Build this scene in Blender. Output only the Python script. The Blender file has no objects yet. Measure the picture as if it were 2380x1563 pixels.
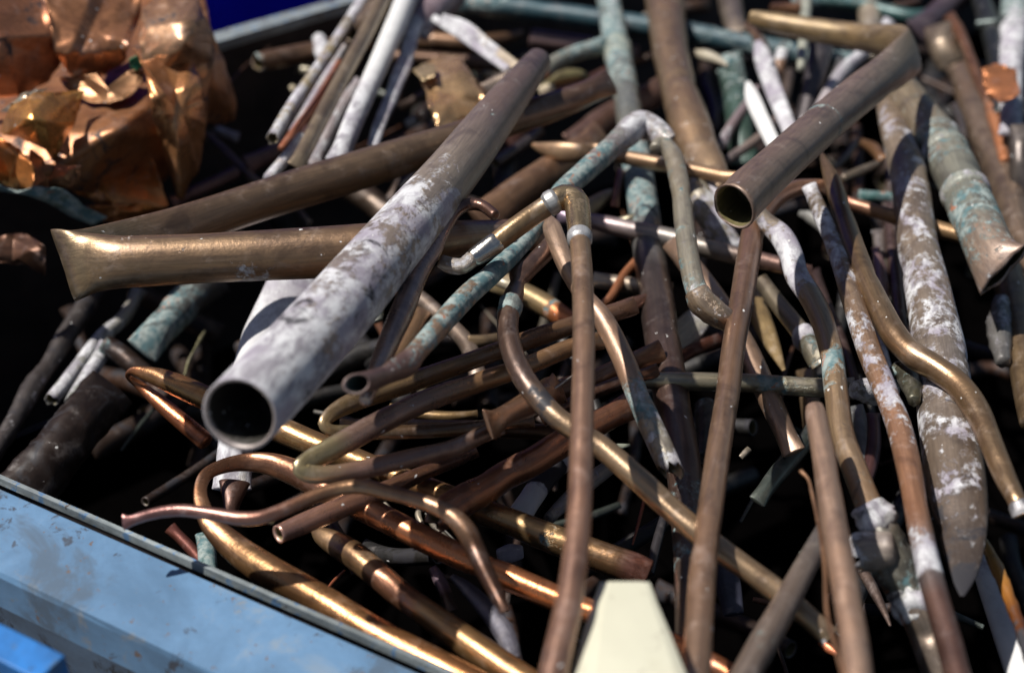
import bpy, math, random
import numpy as np
from mathutils import Vector, noise

# ---------------------------------------------------------------- camera, world, sun, exposure
scene = bpy.context.scene
COL = scene.collection
PITCH = math.radians(34.0)
DIST = 1.25
CAM = np.array([0.0, -DIST*math.cos(PITCH), DIST*math.sin(PITCH)])
FWD = np.array([0.0, math.cos(PITCH), -math.sin(PITCH)])
RIGHT = np.array([1.0, 0.0, 0.0])
UP = np.cross(RIGHT, FWD)
FPX = 50.0/36.0*2380.0
cd = bpy.data.cameras.new("camera"); cam = bpy.data.objects.new("camera", cd); COL.objects.link(cam)
cam.location = CAM; cam.rotation_euler = (math.pi/2-PITCH, 0, 0)
cd.lens = 50; cd.sensor_width = 36; cd.clip_start = 0.05; cd.clip_end = 200
cd.dof.use_dof = True; cd.dof.focus_distance = 1.19; cd.dof.aperture_fstop = 3.2
scene.camera = cam

SUN_AZ = math.radians(-84)      # measured from +Y (away from camera) towards +X ; sun stands to the left
SUN_EL = math.radians(60)
w = bpy.data.worlds.new("World"); scene.world = w; w.use_nodes = True
nt = w.node_tree; nt.nodes.clear()
sky = nt.nodes.new("ShaderNodeTexSky"); sky.sky_type = 'NISHITA'; sky.sun_disc = False
sky.sun_elevation = SUN_EL; sky.sun_rotation = SUN_AZ
bg = nt.nodes.new("ShaderNodeBackground"); bg.inputs[1].default_value = 0.05
wo = nt.nodes.new("ShaderNodeOutputWorld")
nt.links.new(sky.outputs[0], bg.inputs[0]); nt.links.new(bg.outputs[0], wo.inputs[0])
sd = bpy.data.lights.new("sun", 'SUN'); sd.energy = 5.0; sd.angle = math.radians(1.0); sd.color = (1.0, 0.97, 0.93)
sun = bpy.data.objects.new("sun", sd); COL.objects.link(sun)
sdir = Vector((math.sin(SUN_AZ)*math.cos(SUN_EL), math.cos(SUN_AZ)*math.cos(SUN_EL), math.sin(SUN_EL)))
sun.rotation_euler = (-sdir).to_track_quat('-Z', 'Y').to_euler()
scene.view_settings.view_transform = 'Standard'; scene.view_settings.look = 'None'
scene.view_settings.exposure = 0.15; scene.view_settings.gamma = 1.0
scene.view_settings.use_curve_mapping = False

# ---------------------------------------------------------------- picture point -> world point
def ray(x, y):
    return RIGHT*((x-1190)/FPX) - UP*((y-781.5)/FPX) + FWD
def P(x, y, z):
    d = ray(x, y); t = (z-CAM[2])/d[2]
    return CAM + d*t
def depth(x, y, z):
    return (z-CAM[2])/ray(x, y)[2]

# ---------------------------------------------------------------- materials
def mat_new(name):
    m = bpy.data.materials.new(name); m.use_nodes = True
    t = m.node_tree; t.nodes.clear()
    o = t.nodes.new("ShaderNodeOutputMaterial"); b = t.nodes.new("ShaderNodeBsdfPrincipled")
    t.links.new(b.outputs[0], o.inputs[0])
    return m, t, b
class G:
    """tiny node graph helper"""
    def __init__(s, t): s.t = t
    def n(s, k, **kw):
        x = s.t.nodes.new(k)
        for a, v in kw.items(): setattr(x, a, v)
        return x
    def put(s, sock, v):
        if hasattr(v, 'links') or isinstance(v, bpy.types.NodeSocket): s.t.links.new(v, sock)
        else: sock.default_value = v
    def math(s, op, a, b=0.0, c=0.0, clamp=False):
        x = s.n("ShaderNodeMath", operation=op); x.use_clamp = clamp
        s.put(x.inputs[0], a); s.put(x.inputs[1], b); s.put(x.inputs[2], c); return x.outputs[0]
    def vmath(s, op, a, b=(0, 0, 0)):
        x = s.n("ShaderNodeVectorMath", operation=op)
        s.put(x.inputs[0], a); s.put(x.inputs[1], b); return x.outputs[0]
    def noise(s, vec, scale, detail=4, rough=0.55, dist=0.0):
        x = s.n("ShaderNodeTexNoise"); s.put(x.inputs['Vector'], vec)
        x.inputs['Scale'].default_value = scale; x.inputs['Detail'].default_value = detail
        x.inputs['Roughness'].default_value = rough; x.inputs['Distortion'].default_value = dist
        return x.outputs[0]
    def step(s, v, lo, hi):
        x = s.n("ShaderNodeMapRange"); x.interpolation_type = 'SMOOTHSTEP'
        s.put(x.inputs[0], v); s.put(x.inputs[1], lo); s.put(x.inputs[2], hi)
        return x.outputs[0]
    def mix(s, f, a, b, mode='MIX'):
        x = s.n("ShaderNodeMix", data_type='RGBA', blend_type=mode)
        s.put(x.inputs[0], f); s.put(x.inputs[6], a); s.put(x.inputs[7], b); return x.outputs[2]
    def fmix(s, f, a, b):
        x = s.n("ShaderNodeMix", data_type='FLOAT')
        s.put(x.inputs[0], f); s.put(x.inputs[2], a); s.put(x.inputs[3], b); return x.outputs[0]
    def attr(s, name):
        return s.n("ShaderNodeAttribute", attribute_name=name)
def c4(c): return (c[0], c[1], c[2], 1.0)

def aged_metal():
    """one weathered-metal shader; colour, finish and where the patina / paint / soot and painted shade sit come from each mesh's attributes"""
    m, t, b = mat_new("aged_metal"); g = G(t)
    tc = g.attr("tc").outputs['Vector']
    rnd = g.n("ShaderNodeObjectInfo").outputs['Random']
    comb = g.n("ShaderNodeCombineXYZ")
    g.put(comb.inputs[0], g.math('MULTIPLY', rnd, 37.0)); g.put(comb.inputs[1], g.math('MULTIPLY', rnd, 91.0)); g.put(comb.inputs[2], g.math('MULTIPLY', rnd, 53.0))
    p = g.vmath('ADD', tc, comb.outputs[0])
    ps = g.vmath('MULTIPLY', p, (0.06, 1.0, 1.0))
    tint = g.attr("tint").outputs['Color']
    mk = g.n("ShaderNodeSeparateColor"); g.put(mk.inputs[0], g.attr("mask").outputs['Color'])
    fin = g.n("ShaderNodeSeparateColor"); g.put(fin.inputs[0], g.attr("fin").outputs['Color'])
    pat, wht, blk = mk.outputs[0], mk.outputs[1], mk.outputs[2]
    met, rgh, spk = fin.outputs[0], fin.outputs[1], fin.outputs[2]
    streak = g.noise(ps, 330, 7, 0.72)
    blot = g.noise(p, 26, 6, 0.62, 0.6)
    fine = g.noise(p, 330, 4, 0.6)
    big = g.noise(p, 9, 3, 0.5)
    col = g.mix(g.step(streak, 0.30, 0.72), g.mix(1.0, tint, (0.70, 0.68, 0.68, 1), 'MULTIPLY'), g.mix(1.0, tint, (1.18, 1.16, 1.12, 1), 'MULTIPLY'))
    col = g.mix(g.math('MULTIPLY', g.step(blot, 0.49, 0.64), 0.55), col, g.mix(1.0, tint, (0.36, 0.33, 0.36, 1), 'MULTIPLY'))
    col = g.mix(g.math('MULTIPLY', g.step(big, 0.52, 0.70), 0.5), col, g.mix(1.0, tint, (1.12, 0.98, 0.84, 1), 'MULTIPLY'))
    film = g.math('MULTIPLY', g.step(g.noise(p, 42, 7, 0.7, 0.4), 0.52, 0.72), 0.30)
    col = g.mix(film, col, (0.36, 0.32, 0.30, 1))
    dull = film
    # patina (verdigris)
    pn = g.math('ADD', g.math('MULTIPLY', g.noise(p, 50, 6, 0.68, 0.5), 0.6), g.math('MULTIPLY', g.noise(p, 150, 8, 0.72), 0.4))
    kp = g.step(g.math('ADD', pn, g.math('MULTIPLY', pat, 0.8)), 0.68, 0.77)
    pc = g.mix(g.step(g.noise(p, 95, 5, 0.6), 0.38, 0.62), (0.085, 0.16, 0.17, 1), (0.30, 0.345, 0.32, 1))
    pc = g.mix(g.step(g.noise(p, 45, 5, 0.7, 1.2), 0.60, 0.66), pc, (0.42, 0.15, 0.07, 1))
    col = g.mix(kp, col, pc); dull = g.math('MAXIMUM', dull, kp)
    # white plaster / lime / paint
    wn = g.math('ADD', g.math('MULTIPLY', g.noise(g.vmath('MULTIPLY', p, (0.7, 1, 1)), 34, 6, 0.66, 0.35), 0.55), g.math('MULTIPLY', g.noise(p, 120, 9, 0.72), 0.45))
    kw = g.step(g.math('ADD', wn, g.math('MULTIPLY', wht, 0.75)), 0.725, 0.80)
    wc = g.mix(g.step(g.noise(g.vmath('MULTIPLY', p, (0.5, 1, 1)), 75, 9, 0.72, 0.3), 0.42, 0.62), (0.60, 0.59, 0.59, 1), (0.25, 0.23, 0.25, 1))
    wc = g.mix(g.math('MULTIPLY', g.step(g.noise(p, 19, 6, 0.65, 0.3), 0.46, 0.60), 0.75), wc, (0.30, 0.26, 0.31, 1))
    wc = g.mix(g.math('MULTIPLY', g.step(wht, 0.85, 1.0), 0.8), wc, (0.68, 0.67, 0.64, 1))
    col = g.mix(kw, col, wc); dull = g.math('MAXIMUM', dull, kw)
    # soot / burnt, plus painted shade on deep pipes and the lime-streaked tip
    kb = g.step(g.math('ADD', g.noise(p, 34, 6, 0.65, 0.8), g.math('MULTIPLY', blk, 0.9)), 0.66, 0.80)
    col = g.mix(kb, col, (0.022, 0.02, 0.024, 1)); dull = g.math('MAXIMUM', dull, g.math('MULTIPLY', kb, 0.8))
    # paint specks
    v = g.n("ShaderNodeTexVoronoi"); v.inputs['Scale'].default_value = 210
    wob = g.n("ShaderNodeTexNoise"); wob.inputs['Scale'].default_value = 260; g.put(wob.inputs['Vector'], p)
    g.put(v.inputs['Vector'], g.vmath('ADD', g.vmath('MULTIPLY', p, (0.6, 1, 1)), g.vmath('MULTIPLY', g.vmath('SUBTRACT', wob.outputs[1], (0.5, 0.5, 0.5)), (0.004, 0.004, 0.004))))
    vs = g.n("ShaderNodeSeparateColor"); g.put(vs.inputs[0], v.outputs['Color'])
    big_s = g.fmix(vs.outputs[1], 0.06, 0.24)
    ks = g.math('MULTIPLY', g.math('LESS_THAN', v.outputs['Distance'], big_s), g.math('LESS_THAN', vs.outputs[0], g.math('MULTIPLY', spk, 0.05)))
    col = g.mix(ks, col, (0.62, 0.60, 0.57, 1)); dull = g.math('MAXIMUM', dull, ks)
    g.put(b.inputs['Base Color'], col)
    g.put(b.inputs['Metallic'], g.math('MULTIPLY', met, g.math('SUBTRACT', 1.0, dull, clamp=True)))
    r0 = g.math('ADD', rgh, g.math('MULTIPLY', g.math('SUBTRACT', g.noise(p, 75, 6, 0.7), 0.5), 0.35))
    g.put(b.inputs['Roughness'], g.fmix(dull, r0, 0.82))
    b.inputs['Coat Roughness'].default_value = 0.38
    g.put(b.inputs['Coat Weight'], g.math('MULTIPLY', g.math('SUBTRACT', 1.0, dull, clamp=True), g.math('MULTIPLY', spk, 0.5, clamp=True)))
    bump = g.n("ShaderNodeBump"); bump.inputs['Strength'].default_value = 0.6; bump.inputs['Distance'].default_value = 0.0016
    h = g.math('ADD', g.math('MULTIPLY', fine, 0.25), g.math('MULTIPLY', blot, 0.35))
    h = g.math('ADD', h, g.math('MULTIPLY', g.math('MAXIMUM', g.math('MULTIPLY', kp, pn), g.math('MULTIPLY', kw, wn)), 1.3))
    h = g.math('ADD', h, g.math('MULTIPLY', streak, 0.18))
    g.put(bump.inputs['Height'], h); t.links.new(bump.outputs[0], b.inputs['Normal'])
    return m
METAL = aged_metal()

def simple(name, col, rough=0.6, met=0.0, var=(0.8, 1.15), scale=20, spots=None, bump=0.2):
    m, t, b = mat_new(name); g = G(t)
    tc = g.n("ShaderNodeTexCoord").outputs['Object']
    n = g.noise(tc, scale, 7, 0.65, 0.4)
    c = g.mix(g.step(n, 0.35, 0.65), c4([x*var[0] for x in col]), c4([x*var[1] for x in col]))
    if spots:
        for sc, lo, hi, sp in spots:
            c = g.mix(g.step(g.noise(tc, sc, 6, 0.68, 0.5), lo, hi), c, c4(sp))
    g.put(b.inputs['Base Color'], c); b.inputs['Metallic'].default_value = met
    g.put(b.inputs['Roughness'], g.fmix(n, rough-0.12, rough+0.12))
    bp = g.n("ShaderNodeBump"); bp.inputs['Strength'].default_value = bump; bp.inputs['Distance'].default_value = 0.002
    g.put(bp.inputs['Height'], g.noise(tc, scale*6, 5, 0.6)); t.links.new(bp.outputs[0], b.inputs['Normal'])
    return m

# ---------------------------------------------------------------- object helpers
def tag(o, label, cat, group=None, kind=None):
    if label: o['label'] = label
    if cat: o['category'] = cat
    if group: o['group'] = group
    if kind: o['kind'] = kind
    return o
def link_mesh(name, V, F, mat, parent=None, origin=None, smooth=True, attrs=None):
    V = np.asarray(V, float)
    if origin is None: origin = V.mean(axis=0)
    me = bpy.data.meshes.new(name)
    me.from_pydata((V-origin).tolist(), [], F); me.update()
    if smooth: me.polygons.foreach_set('use_smooth', [True]*len(me.polygons))
    if attrs:
        for k, a in attrs.items():
            a = np.asarray(a, np.float32)
            if k == 'tc':
                at = me.attributes.new(k, 'FLOAT_VECTOR', 'POINT'); at.data.foreach_set('vector', a.ravel())
            else:
                at = me.attributes.new(k, 'FLOAT_COLOR', 'POINT')
                if a.shape[1] == 3: a = np.hstack([a, np.ones((len(a), 1), np.float32)])
                at.data.foreach_set('color', a.ravel())
    me.materials.append(mat)
    o = bpy.data.objects.new(name, me); COL.objects.link(o)
    if parent is not None:
        o.parent = parent; o.location = Vector(origin)-parent.location
    else: o.location = origin
    return o

def catmull(pts, step=7.0):
    """pts (n,k), first two columns picture x,y; returns resampled array and fraction along"""
    pts = np.asarray(pts, float)
    if len(pts) == 2: pts = np.array([pts[0], (pts[0]+pts[1])/2, pts[1]])
    ext = np.vstack([2*pts[0]-pts[1], pts, 2*pts[-1]-pts[-2]])
    out = []
    for i in range(1, len(ext)-2):
        p0, p1, p2, p3 = ext[i-1], ext[i], ext[i+1], ext[i+2]
        # centripetal knots
        def kn(a, b): return max(np.linalg.norm(b[:2]-a[:2])**0.5, 1e-3)
        t0 = 0; t1 = t0+kn(p0, p1); t2 = t1+kn(p1, p2); t3 = t2+kn(p2, p3)
        n = max(2, int(np.linalg.norm(p2[:2]-p1[:2])/step))
        for k in range(n):
            t = t1+(t2-t1)*k/n
            A1 = (t1-t)/(t1-t0)*p0+(t-t0)/(t1-t0)*p1; A2 = (t2-t)/(t2-t1)*p1+(t-t1)/(t2-t1)*p2; A3 = (t3-t)/(t3-t2)*p2+(t-t2)/(t3-t2)*p3
            B1 = (t2-t)/(t2-t0)*A1+(t-t0)/(t2-t0)*A2; B2 = (t3-t)/(t3-t1)*A2+(t-t1)/(t3-t1)*A3
            out.append((t2-t)/(t2-t1)*B1+(t-t1)/(t2-t1)*B2)
    out.append(pts[-1])
    return np.array(out)

ZR = -0.03
BA, BB = P(500, 97, ZR), P(830, 2, ZR)
DB = (BB-BA)/np.linalg.norm(BB-BA)
_A0, _A1 = P(0, 1103, ZR), P(1060, 1563, ZR)
OB = np.array([DB[1], -DB[0], 0.0]); OB = OB if OB@(_A1-_A0) < 0 else -OB
def wall_z(x, y, z, margin):
    """raise a point that would lie behind the bin's back wall until it stands in front of it"""
    d = ray(x, y); s = (P(x, y, z)-BA)@OB
    if s <= -margin: return z
    t = (-margin-(CAM-BA)@OB)/(d@OB)
    return max(z, CAM[2]+d[2]*t)
def below_rim(x, y): return y > 97-(x-500)*0.288+12
# ---- stacking: every new pipe is laid on the ones already there
STK_XY = np.zeros((0, 2)); STK_R = np.zeros(0); STK_Z = np.zeros(0)
def stack(S, R, dz, lo, hi_tilt=0.16, tilt=None, softness=0.86, offs=0.0):
    """S (n,2) picture points, R effective half thickness px, dz own profile; returns z per sample"""
    global STK_XY, STK_R, STK_Z
    n = len(S)
    seg = np.r_[0, np.cumsum(np.linalg.norm(np.diff(S, axis=0), axis=1))]
    a = np.linspace(-1, 1, n) if seg[-1] == 0 else None
    # a straight coordinate along the pipe's main direction
    c = S-S.mean(axis=0); u, s_, vt = np.linalg.svd(c, full_matrices=False)
    q = c@vt[0]; q = q/max(1e-6, np.abs(q).max())
    L = seg[-1]*0.00038
    req = np.full(n, -9.0)
    req = lo - dz
    if len(STK_R):
        for i in range(n):
            d = np.hypot(STK_XY[:, 0]-S[i, 0], STK_XY[:, 1]-S[i, 1]); sm = STK_R+R[i]
            k = d < sm*0.97
            if k.any():
                el = -ray(S[i, 0], S[i, 1]); sn = el[2]/np.linalg.norm(el)
                zz = STK_Z[k]+np.sqrt(1-(d[k]/sm[k])**2)*sm[k]*depth(S[i, 0], S[i, 1], 0.0)/FPX*sn*softness
                req[i] = max(req[i], zz.max()-dz[i])
    best = None
    bmax = min(hi_tilt, 0.45*L)
    for b in (np.linspace(-bmax, bmax, 33) if tilt is None else [tilt]):
        aa = (req-b*q).max(); cost = aa+0.12*abs(b)
        if best is None or cost < best[0]: best = (cost, aa, b)
    z = best[1]+best[2]*q+dz+offs
    STK_XY = np.vstack([STK_XY, S[::2]]); STK_R = np.r_[STK_R, R[::2]]; STK_Z = np.r_[STK_Z, z[::2]]
    return z

def interp_list(fr, lst, k):
    xs = [l[0] for l in lst]
    return np.stack([np.interp(fr, xs, [l[1][j] if isinstance(l[1], (tuple, list)) else l[1+j] for l in lst]) for j in range(k)], axis=1)

INFO = []
RS = random.Random(5)
def frames(C, wang):
    T = np.gradient(C, axis=0); T /= np.linalg.norm(T, axis=1)[:, None]+1e-12
    V = CAM-C; V /= np.linalg.norm(V, axis=1)[:, None]
    if wang is None:
        W = np.cross(T, V)
    else:
        a = math.radians(wang); w0 = RIGHT*math.cos(a)-UP*math.sin(a)
        W = w0[None, :]-(T@w0)[:, None]*T
    W /= np.linalg.norm(W, axis=1)[:, None]+1e-12
    for i in range(1, len(W)):
        if W[i]@W[i-1] < 0: W[i] = -W[i]
    N = np.cross(W, T); N /= np.linalg.norm(N, axis=1)[:, None]+1e-12
    return T, W, N

def sweep(name, C, RW, TH, wang, tint, mask, fin, ends, seg=20, parent=None, sq=1.0, rough_amp=0.035, seed=0.0, wall=0.0016, mat=None, ragged=0.0, bumpy=0.0, cut=0.0, inner=None):
    """C centreline (world), RW half width (m), TH thickness ratio; ends like 'oc' (open / closed)"""
    n = len(C); T, W, N = frames(C, wang)
    arc = np.r_[0, np.cumsum(np.linalg.norm(np.diff(C, axis=0), axis=1))]
    ang = np.linspace(0, 2*math.pi, seg, endpoint=False)
    ca = np.sign(np.cos(ang))*np.abs(np.cos(ang))**sq; sa = np.sign(np.sin(ang))*np.abs(np.sin(ang))**sq
    V = []; tc = []; ti = []; mk = []; fi = []; F = []
    dr = random.Random(int(seed*1000)); dents = []
    if seg >= 14 and rough_amp > 0.01:
        for _ in range(int(arc[-1]/0.07)): dents.append((dr.uniform(0, arc[-1]), dr.uniform(0, 6.283), dr.uniform(.006, .018), dr.uniform(.05, .2), dr.uniform(.4, .9)))
    for i in range(n):
        flat = TH[i]
        for j in range(seg):
            nz = noise.noise(Vector((arc[i]*14+seed, ca[j]*0.9+seed, sa[j]*0.9)))*rough_amp
            if bumpy: nz += bumpy*noise.fractal(Vector((arc[i]*70+seed, ca[j]*2.2, sa[j]*2.2)), 0.7, 2.0, 3)
            for (da_, dt_, dl_, dd_, dw_) in dents:
                if abs(arc[i]-da_) < dl_*2.5:
                    a_ = (ang[j]-dt_+math.pi) % (2*math.pi)-math.pi
                    nz -= dd_*math.exp(-((arc[i]-da_)/dl_)**2-(a_/dw_)**2)
            rr = RW[i]*(1+nz)
            p = C[i]+W[i]*ca[j]*rr+N[i]*sa[j]*rr*flat
            if cut and ((i >= n-3 and ends[1] == 'o') or (i <= 2 and ends[0] == 'o')):
                f_ = (1, .66, .33)[n-1-i] if i >= n-3 else (1, .66, .33)[i]
                p = p-T[i]*(1 if i >= n-3 else -1)*cut*f_*rr*sa[j]
            if ragged and ((i == 0 and ends[0] == 'o') or (i == n-1 and ends[1] == 'o')):
                p = p+T[i]*ragged*noise.noise(Vector((ca[j]*2+seed, sa[j]*2, 3.3)))
            V.append(p); tc.append((arc[i], ca[j]*RW[i], sa[j]*RW[i])); ti.append(tint[i]); mk.append(mask[i]); fi.append(fin)
    for i in range(n-1):
        for j in range(seg):
            k = (j+1) % seg
            F.append((i*seg+j, i*seg+k, (i+1)*seg+k, (i+1)*seg+j))
    def add(p, t_, c, m_, f_):
        V.append(p); tc.append(t_); ti.append(c); mk.append(m_); fi.append(f_); return len(V)-1
    for e, i0, sgn in ((0, 0, 1), (1, n-1, -1)):
        ring = [i0*seg+j for j in range(seg)]
        if ends[e] == 'o':
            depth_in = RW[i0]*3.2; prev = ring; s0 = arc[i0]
            inner_t = inner or (0.20, 0.17, 0.07)  # a given inner tint paints the dark inside the mouth
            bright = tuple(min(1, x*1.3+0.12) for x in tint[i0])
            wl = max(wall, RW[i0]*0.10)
            idx = i0; k = 0; first = True
            while True:
                scale = 1-wl/max(RW[idx], 1e-4)
                scale2 = 1-wl/max(RW[idx]*TH[idx], 1e-4)
                scale = max(scale, 0.3); scale2 = max(scale2, 0.12)
                cur = []
                for j in range(seg):
                    base = np.array(V[idx*seg+j])
                    off = base-C[idx]
                    pw = W[idx]*(off@W[idx])*scale+N[idx]*(off@N[idx])*scale2+T[idx]*(off@T[idx])
                    if first: pw = pw+T[idx]*sgn*0.0004
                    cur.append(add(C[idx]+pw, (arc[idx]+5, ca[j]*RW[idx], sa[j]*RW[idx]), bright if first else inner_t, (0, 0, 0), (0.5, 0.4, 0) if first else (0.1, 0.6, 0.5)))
                for j in range(seg):
                    kx = (j+1) % seg
                    q = (prev[j], cur[j], cur[kx], prev[kx]); F.append(q if sgn > 0 else q[::-1])
                prev = cur; first = False
                idx += sgn
                if idx < 0 or idx >= n or abs(arc[idx]-s0) > depth_in: break
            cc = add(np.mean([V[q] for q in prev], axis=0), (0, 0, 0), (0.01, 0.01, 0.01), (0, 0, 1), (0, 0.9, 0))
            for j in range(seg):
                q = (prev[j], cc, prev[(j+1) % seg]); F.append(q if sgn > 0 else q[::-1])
        else:
            # rounded closing cap
            prev = ring; rr = RW[i0]*TH[i0]
            for fr_, sc_ in ((0.25, 0.93), (0.42, 0.72)):
                cur = []
                for j in range(seg):
                    base = np.array(V[i0*seg+j]); off = base-C[i0]
                    cur.append(add(C[i0]+off*sc_-T[i0]*sgn*min(rr, 0.012)*fr_*0.8, (arc[i0]-sgn*0.003, ca[j]*RW[i0]*sc_, sa[j]*RW[i0]*sc_), tint[i0], mask[i0], fin))
                for j in range(seg):
                    kx = (j+1) % seg; q = (prev[j], cur[j], cur[kx], prev[kx]); F.append(q if sgn > 0 else q[::-1])
                prev = cur
            cc = add(C[i0]-T[i0]*sgn*min(rr, 0.012)*0.4, (arc[i0], 0, 0), tint[i0], mask[i0], fin)
            for j in range(seg):
                q = (prev[j], cc, prev[(j+1) % seg]); F.append(q if sgn > 0 else q[::-1])
    return link_mesh(name, V, F, mat or METAL, parent, attrs=dict(tc=tc, tint=ti, mask=mk, fin=fi))

def pipe(name, label, cps, tint, masks=None, ends='cc', wang=None, met=0.75, rough=0.38, spk=0.5, lo=-0.06, tilt=None, zs=None, cat='pipe', group=None, seg=None, sq=1.0, amp=0.035, bumpy=0.0, ragged=0.0, offs=0.0, soft=0.86, bind=True, mat=None, cut=0.0, tw=True, crimp=True, inner=None):
    """cps: (x, y, half width px[, thickness ratio]) ; zs: own height profile at the control points (m)"""
    pts = [(c[0], c[1], c[2], c[3] if len(c) > 3 else 1.0, (zs[i] if zs else 0.0)) for i, c in enumerate(cps)]
    D = catmull(pts)
    S = D[:, :2]
    if all(below_rim(q[0], q[1]-q[2]) for q in D) :
        lo_w = max(wall_z(q[0], q[1], lo, 0.012+q[2]*0.0006) for q in D)
        lo = min(lo_w, lo+0.12)
    S = D[:, :2]; R = np.maximum(D[:, 2], 1.2); TH = np.clip(D[:, 3], 0.05, 1.6); dz = D[:, 4]
    z = stack(S, R*np.sqrt(np.clip(TH, 0.1, 1)), dz, lo, tilt=tilt, offs=offs, softness=soft)
    n = len(S)
    C = np.array([P(S[i, 0], S[i, 1], z[i]) for i in range(n)])
    RW = np.array([R[i]*depth(S[i, 0], S[i, 1], z[i])/FPX for i in range(n)])
    # resample on world arc so steep pipes do not get stretched rings
    arc = np.r_[0, np.cumsum(np.linalg.norm(np.diff(C, axis=0), axis=1))]
    m = int(np.clip(arc[-1]/0.0028, n, 260)); f = np.linspace(0, arc[-1], m)
    # blend so that picture-dense samples keep detail
    C = np.stack([np.interp(f, arc, C[:, k]) for k in range(3)], axis=1)
    RWi = np.interp(f, arc, RW); THi = np.interp(f, arc, TH)
    pxf = np.r_[0, np.cumsum(np.linalg.norm(np.diff(S, axis=0), axis=1))]; pxf /= pxf[-1]
    fr = np.interp(f, arc, pxf)
    if crimp and sq == 1.0 and mat is None and cat in ('pipe', 'offcut'):
        for e in (0, 1):
            q = S[0] if e == 0 else S[-1]; rq = RWi[0] if e == 0 else RWi[-1]; tq = THi[0] if e == 0 else THi[-1]
            if ends[e] == 'c' and tq > 0.85 and -20 < q[0] < 2400 and -20 < q[1] < 1583:
                dd = (f if e == 0 else f[-1]-f)/(rq*2.6)
                kq = np.clip(dd, 0, 1)**0.8; fl = RS.uniform(.12, .3)
                THi = np.minimum(THi, fl+(1-fl)*kq); RWi = RWi*(1+0.22*(1-kq))
    tl = tint if isinstance(tint, list) else [(0, tint), (1, tint)]
    jig = 1+RS.uniform(-0.08, 0.08)
    tn = interp_list(fr, tl, 3)*jig*(np.array([0.82, 0.78, 0.735]) if tw else 1.0)*(np.array([1.02, 0.89, 0.90]) if met >= .84 else np.array([1, 1, 1]))
    mk = interp_list(fr, masks, 3) if masks else np.zeros((m, 3))
    sg = seg or int(np.clip(R.max()*0.55, 12, 28))
    o = sweep(name, C, RWi, THi, wang, tn, mk, (met*0.92, rough+0.03, spk), ends, sg, seed=RS.uniform(0, 50), sq=sq, rough_amp=amp, bumpy=bumpy, ragged=ragged, mat=mat, cut=cut, inner=inner)
    tag(o, label, cat, group)
    o_data = dict(C=C, R=RWi, TH=THi, fr=fr, wang=wang, o=o, arc=f)
    INFO.append((label[:44], float(z.min()), float(z.max())))
    return o_data

def collar(pd, f0, f1, name='collar', scale=1.16, tint=(0.45, 0.44, 0.42), mask=(0, 0, 0), fin=(0.8, 0.3, 0.3), bumpy=0.0, bulge=0.0, label=None):
    """sleeve, ring or fitting around a stretch of a pipe: a part of that pipe"""
    m = 12; fr = np.linspace(f0, f1, m)
    C = np.stack([np.interp(fr, pd['fr'], pd['C'][:, k]) for k in range(3)], axis=1)
    R = np.interp(fr, pd['fr'], pd['R'])*(scale+bulge*np.sin(np.linspace(0, math.pi, m)))
    R[0] *= 0.94; R[-1] *= 0.94
    TH = np.interp(fr, pd['fr'], pd['TH'])
    o = sweep(name, C, R, TH, pd['wang'], np.array([tint]*m), np.array([mask]*m), fin, 'cc', 20, parent=pd['o'], bumpy=bumpy, seed=RS.uniform(0, 50))
    if label: o['label'] = label
    return o

# colours
BR = (0.30, 0.185, 0.115); BRD = (0.17, 0.10, 0.065); GB = (0.42, 0.27, 0.13); CO = (0.58, 0.27, 0.13); OR = (0.66, 0.27, 0.09)
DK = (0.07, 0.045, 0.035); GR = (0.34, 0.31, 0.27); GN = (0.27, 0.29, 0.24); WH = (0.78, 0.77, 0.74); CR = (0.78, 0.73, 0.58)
LV = (0.52, 0.47, 0.54); PC = (0.52, 0.30, 0.22); TL = (0.07, 0.22, 0.26); OL = (0.33, 0.27, 0.13); MV = (0.36, 0.25, 0.25)

# ================================================================= THE SETTING: ground, bin, container behind
ground_m = simple("concrete", (0.16, 0.155, 0.15), 0.85, scale=3)
gv = [(-30, -30, -0.75), (30, -30, -0.75), (30, 30, -0.75), (-30, 30, -0.75)]
g_ = link_mesh("ground", gv, [(0, 1, 2, 3)], ground_m, origin=np.zeros(3), smooth=False); tag(g_, None, None, kind='structure')

paint_m = simple("worn_blue_paint", (0.10, 0.20, 0.33), 0.5, scale=9, var=(0.75, 1.12), bump=0.15,
                 spots=[(22, 0.58, 0.70, (0.20, 0.20, 0.19)), (60, 0.64, 0.72, (0.16, 0.19, 0.22)), (9, 0.55, 0.70, (0.19, 0.24, 0.29)), (34, 0.60, 0.66, (0.04, 0.05, 0.07)), (6, 0.56, 0.64, (0.07, 0.11, 0.16)), (120, 0.63, 0.67, (0.13, 0.08, 0.05))])
blue_m = simple("bright_blue_paint", (0.008, 0.14, 0.42), 0.6, scale=12, var=(0.6, 1.3), spots=[(45, 0.58, 0.68, (0.12, 0.24, 0.38)), (20, 0.56, 0.64, (0.05, 0.11, 0.2)), (70, 0.62, 0.68, (0.03, 0.03, 0.035))])
outer_m = simple("stained_paint_dark_holes", (0.16, 0.24, 0.33), 0.5, scale=9, var=(0.6, 1.2), bump=0.2, spots=[(11, 0.50, 0.58, (0.02, 0.02, 0.025)), (25, 0.58, 0.66, (0.3, 0.32, 0.28)), (14, 0.60, 0.68, (0.10, 0.24, 0.48))])  # black blotches paint the dark holes below the flange, other spots are stains
inner_m = simple("rusty_inner_wall", (0.03, 0.02, 0.017), 0.7, scale=14, var=(0.6, 1.5))
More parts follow.
